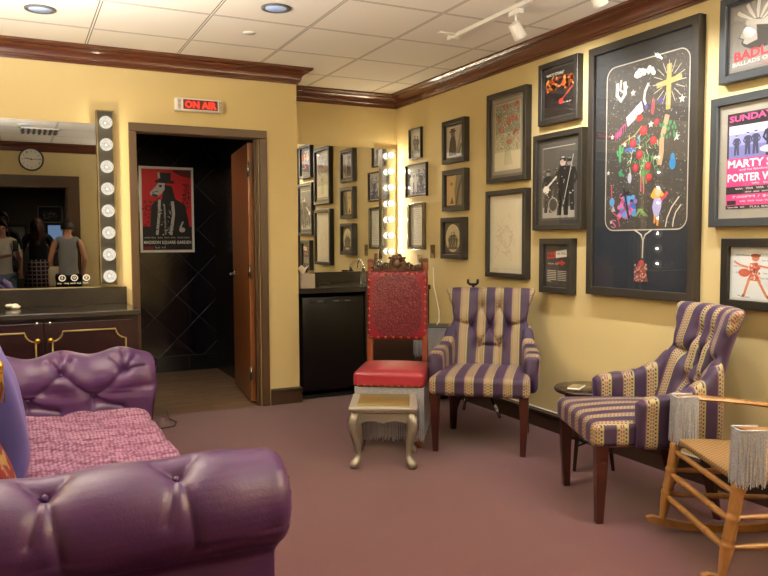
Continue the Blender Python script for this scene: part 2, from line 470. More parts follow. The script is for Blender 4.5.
    def sphere(s, c, r, sc=(1, 1, 1), seg=16, rings=10):
        t = bmesh.new(); bmesh.ops.create_uvsphere(t, u_segments=seg, v_segments=rings, radius=r)
        s._merge(t, Matrix.Translation(c) @ Matrix.Diagonal((*sc, 1)), True); return s
    def obj(s, name, mat, parent=None, loc=None, rz=0, sub=0):
        me = bpy.data.meshes.new(name); s.bm.to_mesh(me); s.bm.free()
        if mat: me.materials.append(M[mat])
        o = bpy.data.objects.new(name, me); link(o, parent)
        if loc is not None: o.location = loc
        o.rotation_euler.z = rz
        if sub: md = o.modifiers.new('sub', 'SUBSURF'); md.levels = sub; md.render_levels = sub
        return o
def tag(o, label=None, cat=None, group=None, kind=None):
    if label: o['label'] = label
    if cat: o['category'] = cat
    if group: o['group'] = group
    if kind: o['kind'] = kind
    return o
def thing(name, label, cat, loc=(0, 0, 0), rz=0, group=None):
    o = bpy.data.objects.new(name, None); COL.objects.link(o); o.empty_display_size = .05
    o.location = loc; o.rotation_euler.z = rz
    return tag(o, label, cat, group)
def struct(o): o['kind'] = 'structure'; return o
def copy_tree(o, parent=None):
    c = o.copy(); COL.objects.link(c); c.parent = parent
    for ch in list(o.children): copy_tree(ch, c)
    return c
RX = lambda a: Matrix.Rotation(a, 3, 'X')
RY = lambda a: Matrix.Rotation(a, 3, 'Y')
RZ = lambda a: Matrix.Rotation(a, 3, 'Z')
# ------------------------------------------------------------------ room shell
def slab(name, x0, x1, y0, y1, z0, z1, mat):
    return struct(B().box(((x0+x1)/2, (y0+y1)/2, (z0+z1)/2), (x1-x0, y1-y0, z1-z0)).obj(name, mat))
slab('floor', XL-.1, XR+.1, -.16, YB+.02, -.1, 0, 'carpet')
slab('floor_alcove', XC-.1, XR+.1, YB+.02, YA+.1, -.1, 0, 'carpet')
slab('floor_washroom', -.1, XC-.1, YB+.02, 7.62, -.1, -.001, 'plank_floor')
slab('floor_hallway', XL-.6, 2.2, -3.0, -.16, -.1, 0, 'carpet')
slab('ceiling', XL-.1, XR+.1, -.16, YA+.1, H, H+.1, 'ceiling_tile')
slab('ceiling_washroom', -.1, XC-.1, YA+.1, 7.62, 2.5, 2.6, 'wall_paint')
slab('ceiling_hallway', XL-.6, 2.2, -3.0, -.16, 2.5, 2.6, 'hall_paint')
slab('wall_right', XR, XR+.1, -.16, YA+.1, 0, H, 'wall_paint')
slab('wall_left', XL-.1, XL, -.16, YB+.1, 0, H, 'wall_paint')
slab('wall_alcove_back', XC-.1, XR+.1, YA, YA+.1, 0, H, 'wall_paint')
# back wall with the washroom doorway, one mesh
DX0, DX1, DZ = .795, 1.69, 2.085
YW = YB+.09
b = B()
for x0, x1, z0, z1 in ((XL, DX0, 0, H), (DX1, XC, 0, H), (DX0, DX1, DZ, H)):
    b.box(((x0+x1)/2, (YB+YW)/2, (z0+z1)/2), (x1-x0, YW-YB, z1-z0))
b.box(((XC-.05), (YW+YA+.1)/2, H/2), (.1, YA+.1-YW, H))
struct(b.obj('wall_back', 'wall_paint'))
# washroom lining of black tile
b = B()
b.box((.9, 7.55, 1.25), (2.0, .1, 2.5)); struct(b.obj('wall_washroom_back', 'black_tile'))
struct(B().box((XC-.15, 6.9, 1.25), (.1, 1.2, 2.5)).obj('wall_washroom_right', 'black_gloss'))
struct(B().box((-.05, 6.6, 1.25), (.1, 1.8, 2.5)).obj('wall_washroom_left', 'black_gloss'))
# front wall with the doorway the picture is taken from
HX0, HX1, HZ = -.36, .655, 2.03
b = B()
for x0, x1, z0, z1 in ((XL, HX0, 0, H), (HX1, XR, 0, H), (HX0, HX1, HZ, H)):
    b.box(((x0+x1)/2, -.09, (z0+z1)/2), (x1-x0, .14, z1-z0))
struct(b.obj('wall_front', 'wall_paint'))
b = B()
for x in (HX0-.06, HX1+.08): b.box((x, -.01, HZ/2), (.16 if x > 0 else .12, .04, HZ), .004)
b.box(((HX0+HX1)/2, -.01, HZ+.08), (HX1-HX0+.32, .04, .16), .004)
for x in (HX0+.01, HX1-.01): b.box((x, -.09, HZ/2), (.02, .15, HZ))
struct(b.obj('trim_1', 'door_frame_paint'))
# hallway beyond it
slab('wall_hallway_back', XL-.6, 2.2, -3.1, -3.0, 0, 2.6, 'hall_paint')
slab('wall_hallway_left', XL-.7, XL-.6, -3.0, -.16, 0, 2.6, 'hall_paint')
slab('wall_hallway_right', 2.2, 2.3, -3.0, -.16, 0, 2.6, 'hall_paint')

def sweep(path, prof, closed=False):
    """profile (distance into room, z) swept with mitres along a path that has the room on its right"""
    b = B(); n = len(path); rings = []
    t = bmesh.new()
    P = [Vector((x, y)) for x, y in path]
    for i in range(n):
        ds = []
        if i > 0 or closed: ds.append((P[i]-P[i-1]).normalized())
        if i < n-1 or closed: ds.append((P[(i+1) % n]-P[i]).normalized())
        ns = [Vector((d.y, -d.x)) for d in ds]
        m = ns[0] if len(ns) == 1 else (ns[0]+ns[1])/(1+ns[0].dot(ns[1]))
        rings.append([t.verts.new((P[i].x+m.x*d, P[i].y+m.y*d, z)) for d, z in prof])
    k = len(prof)
    for a, c in zip(rings, rings[1:]+([rings[0]] if closed else [])):
        for j in range(k): t.faces.new((a[j], a[(j+1) % k], c[(j+1) % k], c[j]))
    if not closed: t.faces.new(rings[0]); t.faces.new(rings[-1][::-1])
    bmesh.ops.recalc_face_normals(t, faces=t.faces[:])
    b._merge(t, None, False); return b
e = .105; ch = H-ZC
prof = [(0, ZC), (.012, ZC), (.016, ZC+.014), (.024, ZC+.016), (.028, ZC+.028)]
for i in range(9):
    a = i/8*PI/2; prof.append((.032+.056*(1-math.cos(a)), ZC+.032+.06*math.sin(a)))
prof += [(.094, ZC+.096), (e, ZC+.103), (e, H), (0, H)]
room = [(XL, YB), (XC, YB), (XC, YA), (XR, YA), (XR, -.02), (XL, -.02)]
struct(sweep(room, prof, True).obj('trim_2', 'trim_cherry'))
bprof = [(0, 0), (.016, 0), (.016, .098), (.022, .102), (.022, .116), (.012, .122), (.010, .128), (0, .128)]
struct(sweep([(1.765, YB), (XC, YB), (XC, YB+.06)], bprof).obj('baseboard_back', 'base_paint'))
struct(sweep([(XR, 5.60), (XR, -.02), (HX1+.16, -.02)], bprof).obj('baseboard_right', 'base_paint'))
struct(sweep([(HX0-.12, -.02), (XL, -.02), (XL, 5.0)], bprof).obj('baseboard_left', 'base_paint'))
struct(B().box((XR-.005, 2.79, .131), (.010, 5.6, .006)).obj('trim_3', 'white_plastic'))

# washroom doorway casing
b = B()
cw = .06
for x in (.741+cw/2-.004, 1.752-cw/2): b.box((x, YB-.008, 2.068/2), (cw-.008 if x < 1 else cw, .03, 2.068), .003)
b.box(((.741+1.752)/2, YB-.008, 2.13-cw/2), (1.752-.741, .03, cw), .003)
for x in (DX0-.006, DX1-.002): b.box((x, YB+.050, DZ/2-.01), (.012 if x < 1 else .024, .085, DZ-.02))
b.box(((DX0+DX1)/2, YB+.050, DZ-.004), (DX1-DX0, .085, .03))
b.box((DX1-.02, YB+.04, DZ/2-.01), (.016, .03, DZ-.02))
struct(b.obj('trim_4', 'door_frame_paint'))
# the open door, hinged on the right jamb
hx, hy = 1.655, YW+.015
ang = math.atan2(.87, .10)
d = bpy.data.objects.new('door_1', None); COL.objects.link(d); d.location = (hx, hy, 0); d.rotation_euler.z = ang; struct(d)
B().box((.43, 0, 1.035), (.86, .042, 2.03), .003).obj('door_leaf', 'door_wood', d)
for z in (.25, 1.05, 1.84):
    h = B(); h.box((-.002, .022, z), (.05, .006, .11), .001); h.tube([(-.026, .02, z-.055), (-.026, .02, z+.055)], .008, 8)
    h.obj('hinge', 'dark_chrome', d)
h = B()
for s_ in (1, -1):
    h.lathe([(.028, 0), (.028, .008), (.012, .012), (.011, .045)], (.79, s_*.021, 1.0), 16, 'y' if s_ < 0 else '-y')
    h.tube([(.79, s_*.062, 1.0), (.75, s_*.066, 1.0), (.68, s_*.066, 1.0)], [.011, .009, .008], 8)
h.obj('door_handle', 'chrome', d)

# ------------------------------------------------------------------ canvas for artwork
class Canvas:
    """flat print built of coloured pieces: u 0..w to the right, v 0..h up, facing local -y"""
    def __init__(s, w, h, bg): s.w, s.h = w, h; s.v = []; s.f = []; s.c = []; s.k = 0; s.rect(0, 0, 1, 1, bg)
    def _add(s, pts, faces, col):
        o = len(s.v); y = -.000012*s.k; s.k += 1
        s.v += [(p[0]*s.w-s.w/2, y, p[1]*s.h) for p in pts]
        for f in faces: s.f.append(tuple(i+o for i in f)); s.c.append(lin(col))
    def poly(s, pts, col): s._add(pts, [tuple(range(len(pts)))], col); return s
    def rect(s, x0, y0, x1, y1, col): return s.poly([(x0, y0), (x1, y0), (x1, y1), (x0, y1)], col)
    def ell(s, x, y, rx, ry, col, n=18, rot=0):
        a = s.w/s.h
        return s.poly([(x+rx*math.cos(2*PI*i/n)*math.cos(rot)-ry*math.sin(2*PI*i/n)*math.sin(rot)/a, y+ry*math.sin(2*PI*i/n)*math.cos(rot)+rx*math.cos(2*PI*i/n)*math.sin(rot)*a) for i in range(n)], col)
    def line(s, pts, wd, col):
        """wd in units of canvas width"""
        a = s.w/s.h; V = []; F = []
        for i, p in enumerate(pts):
            q0 = pts[max(i-1, 0)]; q1 = pts[min(i+1, len(pts)-1)]
            dx, dy = (q1[0]-q0[0]), (q1[1]-q0[1])/a; L = math.hypot(dx, dy) or 1
            nx, ny = -dy/L*wd/2, dx/L*wd/2*a
            V += [(p[0]+nx, p[1]+ny), (p[0]-nx, p[1]-ny)]
            if i: k = 2*i; F.append((k-2, k-1, k+1, k))
        s._add(V, F, col); return s
    def star(s, x, y, r, col, n=5):
        a = s.w/s.h
        return s.poly([(x+(r if i % 2 == 0 else r*.4)*math.sin(PI*i/n), y+(r if i % 2 == 0 else r*.4)*math.cos(PI*i/n)*a) for i in range(2*n)], col)
    def dots(s, x0, y0, x1, y1, n, r, cols, rnd):
        V = []; a = s.w/s.h
        for _ in range(n):
            x = rnd.uniform(x0, x1); y = rnd.uniform(y0, y1); q = r*rnd.uniform(.5, 1.3)
            o = len(s.v); k = -.000012*s.k
            s.v += [((px)*s.w-s.w/2, k, py*s.h) for px, py in ((x-q, y), (x, y-q*a), (x+q, y), (x, y+q*a))]
            s.f.append((o, o+1, o+2, o+3)); s.c.append(lin(rnd.choice(cols)))
        s.k += 1; return s
    def text(s, txt, x, y, wd, ht, col, skew=0, rot=0, bold=0):
        """text box with its lower left at x, y, filled wd by ht (canvas units)"""
        cu = bpy.data.curves.new('t', 'FONT'); cu.body = txt; cu.offset = bold
        cu.resolution_u = 2
        ob = bpy.data.objects.new('t', cu); me = ob.to_mesh()
        if not me.vertices: return s
        xs = [v.co.x for v in me.vertices]; ys = [v.co.y for v in me.vertices]
        x0, x1, y0, y1 = min(xs), max(xs), min(ys), max(ys)
        ar = s.w/s.h
        pts = []
        for v in me.vertices:
            a = (v.co.x-x0)/(x1-x0)*wd; c = (v.co.y-y0)/(y1-y0)*ht + a*skew
            if rot:
                aa = a*math.cos(rot)-c/ar*math.sin(rot); c = (a*math.sin(rot)+c/ar*math.cos(rot))*ar; a = aa
            pts.append((x+a, y+c))
        s._add(pts, [tuple(p.vertices) for p in me.polygons], col)
        ob.to_mesh_clear(); bpy.data.objects.remove(ob); bpy.data.curves.remove(cu); return s
    def obj(s, name, parent, loc, mat='art_print'):
        me = bpy.data.meshes.new(name); me.from_pydata(s.v, [], s.f); me.update()
        at = me.color_attributes.new('Col', 'FLOAT_COLOR', 'CORNER')
        for p, c in zip(me.polygons, s.c):
            n = p.normal.y
            for li in p.loop_indices: at.data[li].color = (*c, 1)
        me.materials.append(M[mat])
        o = bpy.data.objects.new(name, me); link(o, parent); o.location = loc; return o
def scrib(c, x, y, wd, ht, col, n=6):
    """a row of strokes for a line of writing too small to read"""
    x0 = x
    for _ in range(n):
        L = wd/n*rnd.uniform(.6, .85); k = 7
        c.line([(x0+L*j/k, y+ht*(.15 if j % 2 else .85)*rnd.uniform(.7, 1.1)) for j in range(k+1)], ht*.28*c.h/c.w, col); x0 += wd/n
# human-like silhouette used in the small monochrome prints
def figure(c, x, y, h, col, face=None, arms=True):
    a = c.w/c.h; w = h/a*.16
    c.ell(x, y+h*.90, w*.45, h*.085, face or col)
    c.poly([(x-w*.5, y+h*.96), (x+w*.5, y+h*.96), (x+w*.42, y+h*.90), (x-w*.42, y+h*.90)], col)
    c.poly([(x-w*.9, y+h*.78), (x-w*.3, y+h*.83), (x+w*.3, y+h*.83), (x+w*.9, y+h*.78), (x+w*.75, y+h*.45), (x-w*.75, y+h*.45)], col)
    c.poly([(x-w*.75, y+h*.46), (x+w*.75, y+h*.46), (x+w*.9, y), (x+w*.2, y), (x, y+h*.35), (x-w*.2, y), (x-w*.9, y)], col)
    if arms:
        c.line([(x-w*.8, y+h*.78), (x-w*1.3, y+h*.6), (x-w*.7, y+h*.5)], w*.4, col)
        c.line([(x+w*.8, y+h*.78), (x+w*1.3, y+h*.6), (x+w*.7, y+h*.5)], w*.4, col)

def framed(label, y0, y1, z0, z1, canvas_fn, fw=.03, depth=.035, fmat='frame_dark', mat='mat_dark', mw=0, glass=True, art='print', x=None, recess=.012, cat='framed picture', group='framed pictures on the right wall', name='framed_print'):
    """frame on the right wall; y0 is the far side, y1 the near one"""
    k = (XR-depth-.003)/(XR-.035); y0, y1, z0, z1 = y0*k, y1*k, 1.285+(z0-1.285)*k, 1.285+(z1-1.285)*k
    yc = (y0+y1)/2; w = abs(y0-y1); h = z1-z0
    r = thing(name, label, cat, ((XR if x is None else x)-.001, yc, z0), -PI/2, group)
    b = B()
    # mitred rails
    t = bmesh.new(); prof = [(0, 0), (0, -depth), (.003, -depth-.002), (fw-.003, -depth-.002), (fw, -depth+.002), (fw, -depth+recess), (fw, 0)]
    cs = [(-w/2, 0, 1, 1), (w/2, 0, -1, 1), (w/2, h, -1, -1), (-w/2, h, 1, -1)]; rings = []
    for cx, cz, sx, sz in cs: rings.append([t.verts.new((cx+sx*p, q, cz+sz*p)) for p, q in prof])
    k = len(prof)
    for i in range(4):
        a, c = rings[i], rings[(i+1) % 4]
        for j in range(k): t.faces.new((a[j], a[(j+1) % k], c[(j+1) % k], c[j]))
    bmesh.ops.recalc_face_normals(t, faces=t.faces[:]); b._merge(t)
    b.obj('frame', fmat, r)
    bd = -depth+recess+.008
    B().box((0, bd+.002, h/2), (w-2*fw+.002, .004, h-2*fw+.002)).obj('mat_board', mat, r)
    aw, ah = w-2*fw-2*mw, h-2*fw-2*mw
    c = canvas_fn(aw, ah)
    c.obj(art, r, (0, bd-.0006, fw+mw))
    if glass:
        mesh_obj('glass_pane', [(-w/2+fw-.001, 0, fw-.001), (w/2-fw+.001, 0, fw-.001), (w/2-fw+.001, 0, h-fw+.001), (-w/2+fw-.001, 0, h-fw+.001)], [(0, 1, 2, 3)], 'frame_glass', r, loc=(0, bd-.006-.0001, 0))
    return r
rnd = random.Random(3)
def a_small_photo(w, h):
    c = Canvas(w, h, '#b9b6ac'); c.rect(0, 0, 1, .25, '#8f8c84'); c.rect(.05, .3, .95, .95, '#c9c6bc')
    for x, s_ in ((.35, .75), (.62, .7)): figure(c, x, .1, s_, '#4a4a4c', '#9a948a')
    c.line([(.3, .75), (.5, .3), (.55, .1)], .06, '#6b6860'); return c
def a_crowd_photo(w, h):
    c = Canvas(w, h, '#8a90a8'); c.rect(0, 0, 1, .35, '#5d648a'); c.rect(0, .75, 1, 1, '#b6b8bc')
    c.dots(0, 0, 1, .9, 160, .03, ['#5a5e74', '#a4a8b4', '#d4d6da', '#44485a'], rnd)
    for x in (.2, .42, .72): figure(c, x, .08, .7, '#c4c6cc' if x < .5 else '#4c5064', '#d8d8d8')
    return c
def a_handwriting(w, h):
    c = Canvas(w, h, '#d9d8cf')
    for i in range(17):
        y = .94-i*.054; pts = [(.1+.8*j/30, y+rnd.uniform(-.008, .012)) for j in range(rnd.randint(22, 31))]
        c.line(pts, .012, '#5f6468')
    return c
def a_hat_photo(w, h):
    c = Canvas(w, h, '#a89c8e'); c.rect(.08, .05, .98, .97, '#b9ada0')
    c.poly([(.12, .05), (.2, .5), (.28, .68), (.5, .7), (.58, .45), (.62, .05)], '#3a3632')
    c.ell(.38, .76, .13, .11, '#5d544c'); c.ell(.38, .83, .22, .035, '#2c2926'); c.rect(.26, .83, .5, .92, '#2c2926')
    c.line([(.6, .1), (.8, .5), (.92, .9)], .12, '#8f8376'); c.line([(.72, .08), (.9, .4)], .1, '#6d6358')
    scrib(c, .15, .93, .7, .05, '#e4ded2', 4); return c
def a_tan_photo(w, h):
    c = Canvas(w, h, '#b79a68'); c.poly([(0, 0), (.5, 0), (.42, .5), (.55, 1), (0, 1)], '#c9ac78')
    c.poly([(.52, 0), (1, 0), (1, 1), (.6, 1), (.5, .5)], '#77705f'); c.line([(.98, 1), (.72, .5), (.6, 0)], .1, '#3f3a32')
    c.poly([(.2, .05), (.34, .3), (.45, .05)], '#5d4c34'); c.ell(.3, .72, .08, .06, '#8a6c44'); return c
def a_oval_photo(w, h):
    c = Canvas(w, h, '#4f4a42'); c.ell(.5, .5, .46, .47, '#d9cfae', 30); c.ell(.5, .49, .43, .44, '#c9bf9c', 30)
    for x, s_ in ((.28, .45), (.42, .55), (.58, .58), (.74, .42)): figure(c, x, .16, s_, '#4d463a', '#a99c80')
    c.rect(.2, .12, .8, .2, '#5a5244'); return c
def a_roses(w, h):
    c = Canvas(w, h, '#8f8a7c'); c.rect(.07, .05, .93, .95, '#b3a98c'); c.rect(.07, .05, .93, .3, '#cfc6a6')
    c.rect(.1, .55, .9, .93, '#8d8c76')
    c.dots(.1, .3, .9, .93, 520, .013, ['#d9d2b4', '#5f7a58', '#3e5a44', '#e6dfc4', '#8a5a4c', '#c4bc98'], rnd)
    for x, y in ((.24, .74), (.5, .68), (.72, .72), (.3, .6), (.62, .74), (.78, .9), (.78, .54), (.55, .42), (.45, .9)):
        c.dots(x-.08, y-.035, x+.08, y+.035, 46, .016, ['#b8402f', '#c9523c', '#a8382c', '#8d8c76', '#d8604a'], rnd)
    for i in range(10): c.line([(.3+.05*i, .5), (.42+.02*i, .3), (.4+.03*i, .12)], .008, '#7d8a66')
    return c
def a_glare_washed(w, h):
    c = Canvas(w, h, '#cdc7b2'); c.rect(.04, .03, .96, .97, '#d6cfb6'); c.rect(.1, .07, .9, .93, '#ddd4b6')  # pale cream paints the glass glare over a print of red figures
    pk = '#c9a792'
    for i in range(26):
        x = rnd.uniform(.2, .8); y = rnd.uniform(.2, .8); pts = [(x, y)]
        for _ in range(6): x += rnd.uniform(-.08, .08); y += rnd.uniform(-.04, .04); pts.append((x, y))
        c.line(pts, .008, pk if i % 3 else '#b9b09a')
    c.line([(.3, .5), (.5, .6), (.7, .5), (.6, .35), (.5, .3), (.38, .36), (.3, .5)], .012, '#c39a84'); return c
def a_orange(w, h):
    c = Canvas(w, h, '#17120f'); c.rect(.04, .04, .96, .94, '#1d1512')
    for i, (z0, z1, cl) in enumerate(((.5, .6, '#a9431c'), (.6, .7, '#b5501f'), (.7, .8, '#8a3218'), (.45, .5, '#6b2a16'))): c.rect(.06, z0, .94, z1, cl)
    c.dots(.06, .5, .94, .8, 120, .05, ['#d8742c', '#e79a4a', '#8a3218', '#c4581f'], rnd)
    c.poly([(.06, .5), (.2, .58), (.35, .5), (.5, .56), (.7, .52), (.94, .6), (.94, .3), (.06, .3)], '#1c1311')
    c.poly([(.3, .2), (.34, .5), (.44, .6), (.56, .6), (.66, .5), (.7, .2)], '#0f0c0c'); c.ell(.5, .66, .06, .07, '#a26c4c'); c.ell(.5, .70, .08, .06, '#0c0909')
    c.line([(.55, .3), (.95, .56)], .03, '#b03a22'); c.ell(.56, .29, .08, .06, '#b92f20')
    c.text('MARTY STUART', .06, .86, .6, .06, '#e8e2d2', bold=.01); scrib(c, .62, .24, .3, .03, '#e8e2d2', 3); return c
def a_band(w, h):
    c = Canvas(w, h, '#4a4844'); c.rect(.06, .03, .94, .94, '#55524d'); c.rect(.06, .5, .94, .94, '#4c4a46'); c.rect(.06, .03, .94, .17, '#9d988e')
    c.line([(.06, .94), (.94, .94)], .012, '#bdb8ac'); c.line([(.06, .03), (.06, .94)], .01, '#8d887c')
    figure(c, .22, .1, .58, '#22211f', '#8f8a80'); figure(c, .46, .18, .5, '#2a2927', '#8a857c'); figure(c, .8, .12, .68, '#1f1e1d', '#7d7870')
    figure(c, .62, .06, .76, '#191817', '#b9a498'); c.ell(.6, .745, .05, .026, '#a8968e'); c.ell(.36, .2, .14, .1, '#8a857c'); c.ell(.36, .2, .11, .08, '#33312e')
    c.line([(.08, .38), (.45, .56)], .035, '#d2ccc0'); c.ell(.16, .4, .09, .05, '#d8d2c6'); c.line([(.64, .2), (.9, .82)], .018, '#b4aea2')
    c.dots(.08, .2, .92, .7, 60, .014, ['#9a958a', '#c4beb2', '#1c1b1a'], rnd)
    return c
def a_notes(w, h):
    c = Canvas(w, h, '#3a3836')
    c.poly([(.06, .66), (.46, .7), (.46, .87), (.06, .83)], '#9e2f28'); c.poly([(.46, .7), (.96, .74), (.96, .92), (.46, .87)], '#cfc9bd')
    scrib(c, .1, .71, .32, .11, '#3a1c1a', 2); scrib(c, .52, .77, .4, .09, '#4a4640', 2)
    scrib(c, .1, .53, .5, .05, '#d8d2c6', 3); c.poly([(.5, .6), (.7, .62), (.7, .66), (.9, .58), (.7, .5), (.7, .55), (.5, .55)], '#b5362c')
    for i in range(7):
        c.line([(.06, .38-i*.045), (.48 if i < 6 else .25, .375-i*.045)], .022, '#b9b4a8')
        if i < 6: c.line([(.55, .37-i*.045), (.94, .365-i*.045)], .022, '#a9a498')
    return c
def a_black_embroidery(w, h):
    c = Canvas(w, h, '#2b2d2f'); c.rect(.0, .0, 1, .26, '#202834')
    # rounded panel of embroidered black cloth
    def rr(x0, y0, x1, y1, r, a=w/h):
        p = []
        for cx, cy, s0 in ((x1-r, y1-r*a, 0), (x0+r, y1-r*a, 90), (x0+r, y0+r*a, 180), (x1-r, y0+r*a, 270)):
            for k in range(7): an = math.radians(s0+15*k); p.append((cx+r*math.cos(an), cy+r*a*math.sin(an)))
        return p
    P = rr(.13, .245, .97, .93, .09)
    c.poly(P, '#403d38'); c.poly(rr(.145, .252, .955, .923, .085), '#413e39'); 
    c.dots(.15, .26, .95, .92, 900, .0038, ['#a09c92', '#78756c', '#b8b4a8'], rnd)
    c.line(P+[P[0]], .009, '#b9b5a8')
    c.line([(.46, .245), (.53, .225), (.55, .2), (.57, .225), (.64, .245)], .012, '#c9c5b8'); c.line([(.55, .2), (.545, .13)], .012, '#b9b5a8')
    g = '#ab915a'
    c.line([(.78, .885), (.775, .71)], .044, g); c.line([(.66, .81), (.9, .825)], .04, g)
    for k in range(16):
        an = 2*PI*k/16; c.line([(.78+.07*math.cos(an), .815+.04*math.sin(an)), (.78+.16*math.cos(an), .815+.085*math.sin(an))], .005, '#b9b5a0')
    for i in range(40): 
        c.ell(rnd.uniform(.44, .64), rnd.uniform(.865, .89), .02, .009, '#cfcabc') if i < 16 else None
    c.line([(.25, .86), (.245, .81), (.29, .785), (.335, .81), (.33, .86)], .032, '#cfcabc'); c.line([(.29, .87), (.28, .83), (.32, .815), (.36, .84)], .022, '#b9b5b0')
    c.line([(.58, .83), (.545, .80), (.535, .77), (.56, .74)], .022, '#c4c0b2')
    c.poly([(.35, .71), (.51, .765), (.53, .725), (.37, .672)], '#cfd2d4'); c.text('STUART', .375, .683, .13, .026, '#3a3a3c', .3)
    c.text('MARTY', .23, .62, .13, .035, '#b04a80', .3, bold=.03); c.ell(.49, .70, .035, .014, '#c2342c'); c.line([(.3, .60), (.38, .62), (.44, .63), (.52, .665)], .012, '#a8905a')
    c.line([(.34, .575), (.42, .585), (.5, .615), (.47, .63)], .02, '#3a62a8'); c.line([(.38, .57), (.46, .575)], .03, '#3a62a8')
    c.poly([(.61, .71), (.63, .70), (.645, .73), (.635, .77), (.62, .76)], '#b8464a'); c.ell(.71, .75, .02, .01, '#4a3a98'); c.ell(.56, .74, .015, .01, '#5a4aa0')
    for x, y, r in ((.42, .805, .03), (.905, .74, .035), (.61, .665, .03), (.86, .60, .035), (.34, .60, .025), (.2, .64, .025), (.66, .53, .025), (.16, .49, .022), (.37, .30, .028), (.2, .28, .02), (.5, .58, .02)): c.star(x, y, r, '#cfcabc')
    c.line([(.77, .69), (.75, .65), (.72, .6), (.72, .55), (.7, .5)], .045, '#bd9070')
    for k in range(24): c.ell(.78+.08*rnd.uniform(-1, 1), .64+.02*rnd.uniform(-2, 1), .008, .008, '#3f8a5c')
    c.line([(.29, .6), (.29, .53)], .025, '#4a9a62'); c.line([(.26, .58), (.265, .56), (.29, .555)], .018, '#4a9a62'); c.line([(.32, .59), (.315, .57), (.29, .565)], .018, '#4a9a62')
    for k in range(90): c.line([(x0 := .53+rnd.uniform(-.16, .17), y0 := .58+rnd.uniform(-.1, .06)), (x0+rnd.uniform(-.04, .04), y0+rnd.uniform(-.03, .03))], .006, rnd.choice(['#5f9a5c', '#3f7a4c', '#8ab078', '#c9c5a8']))
    for k in range(8): c.line([(.55+rnd.uniform(-.1, .1), .55), (.56+rnd.uniform(-.02, .02), .43)], .007, '#5f9a5c')
    for x, y, r in ((.54, .645, .040), (.43, .60, .036), (.64, .60, .036), (.5, .55, .036), (.46, .50, .034), (.59, .50, .034), (.67, .67, .028), (.6, .455, .035)):
        c.ell(x, y, r, r*.5, '#9c2a34'); c.ell(x, y+.004, r*.55, r*.27, '#bc4448')
    c.line([(.52, .46), (.52, .4)], .012, '#b86a70'); c.line([(.55, .46), (.55, .39)], .012, '#b86a70')
    c.line([(.28, .49), (.34, .47)], .02, '#3a8a60'); c.line([(.3, .47), (.31, .5)], .02, '#3a8a60'); c.ell(.4, .46, .022, .022, '#a8a8b8'); c.ell(.83, .5, .03, .025, '#2f7ab0'); c.ell(.83, .525, .02, .015, '#2f7ab0')
    c.line([(.2, .44), (.205, .39), (.21, .36), (.22, .32), (.28, .3), (.3, .26)], .012, '#b04a60'); c.ell(.21, .365, .03, .018, '#5a90c0'); c.poly([(.2, .325), (.25, .325), (.225, .35)], '#a8a4a8')
    for k in range(46): c.ell(.37+rnd.uniform(-.1, .1), .345+rnd.uniform(-.045, .045), .022, .01, rnd.choice(['#3a6ab0', '#7a5aa8', '#b04a60', '#c46a9a', '#4a90c8', '#8a6ab8']))
    c.line([(.34, .42), (.37, .36), (.4, .29)], .02, '#26242c'); c.line([(.3, .385), (.4, .405)], .02, '#26242c')
    c.poly([(.62, .38), (.66, .41), (.71, .41), (.78, .37), (.72, .375), (.7, .36), (.64, .37)], '#cfa23c'); c.ell(.695, .395, .03, .018, '#d8b49a')
    c.poly([(.66, .37), (.74, .37), (.73, .33), (.70, .29), (.66, .3), (.64, .335)], '#a4a0cc'); c.line([(.67, .3), (.665, .27)], .02, '#cf8a3c'); c.line([(.7, .3), (.695, .26)], .02, '#cf8a3c'); c.line([(.73, .36), (.79, .39)], .025, '#b8445a')
    c.line([(.9, .37), (.83, .33), (.79, .29), (.775, .255)], .01, '#cfcabc'); c.line([(.92, .34), (.87, .31), (.85, .28), (.845, .255)], .01, '#cfcabc')
    for k in range(9): c.line([(.53+rnd.uniform(-.03, .03), .33), (.53+rnd.uniform(-.07, .07), .3)], .006, '#7aa060')
    c.text('S', .21, .255, .05, .035, '#c46a90')
    # tassel
    c.poly([(.5, .1), (.58, .1), (.61, .035), (.46, .035)], '#8a4a44'); c.dots(.47, .035, .6, .105, 70, .01, ['#c49a90', '#a83a3c', '#5a2a2c', '#d8b8a8'], rnd); c.ell(.54, .11, .03, .012, '#b03438')
    return c
def a_chief(w, h):
    c = Canvas(w, h, '#6f6d68'); c.rect(.04, .04, 1, .97, '#7b7974')
    # plain profile portrait with a hat brim and feathers
    c.poly([(.2, .62), (.13, .5), (.2, .47), (.17, .42), (.22, .36), (.36, .28), (.7, .3), (.8, .6), (.6, .8), (.3, .78)], '#3e3c39')
    c.poly([(.2, .62), (.15, .51), (.22, .47), (.2, .42), (.26, .38), (.42, .42), (.4, .65), (.28, .7)], '#a8a49c')
    for k in range(13):
        an = math.radians(20+k*11); c.line([(.42+.1*math.cos(an), .66+.08*math.sin(an)), (.5+.5*math.cos(an), .68+.34*math.sin(an))], .05, '#c9c5bc' if k % 2 else '#8a8780')
    c.line([(.24, .72), (.5, .66), (.75, .6)], .07, '#b4b0a6')
    c.text('BADLANDS', .07, .15, 1.05, .15, '#b8323c', .04, bold=.04); c.text('BALLADS OF THE', .05, .08, .8, .06, '#d2cec4', .04); scrib(c, .5, .03, .4, .04, '#b8323c', 3)
    return c
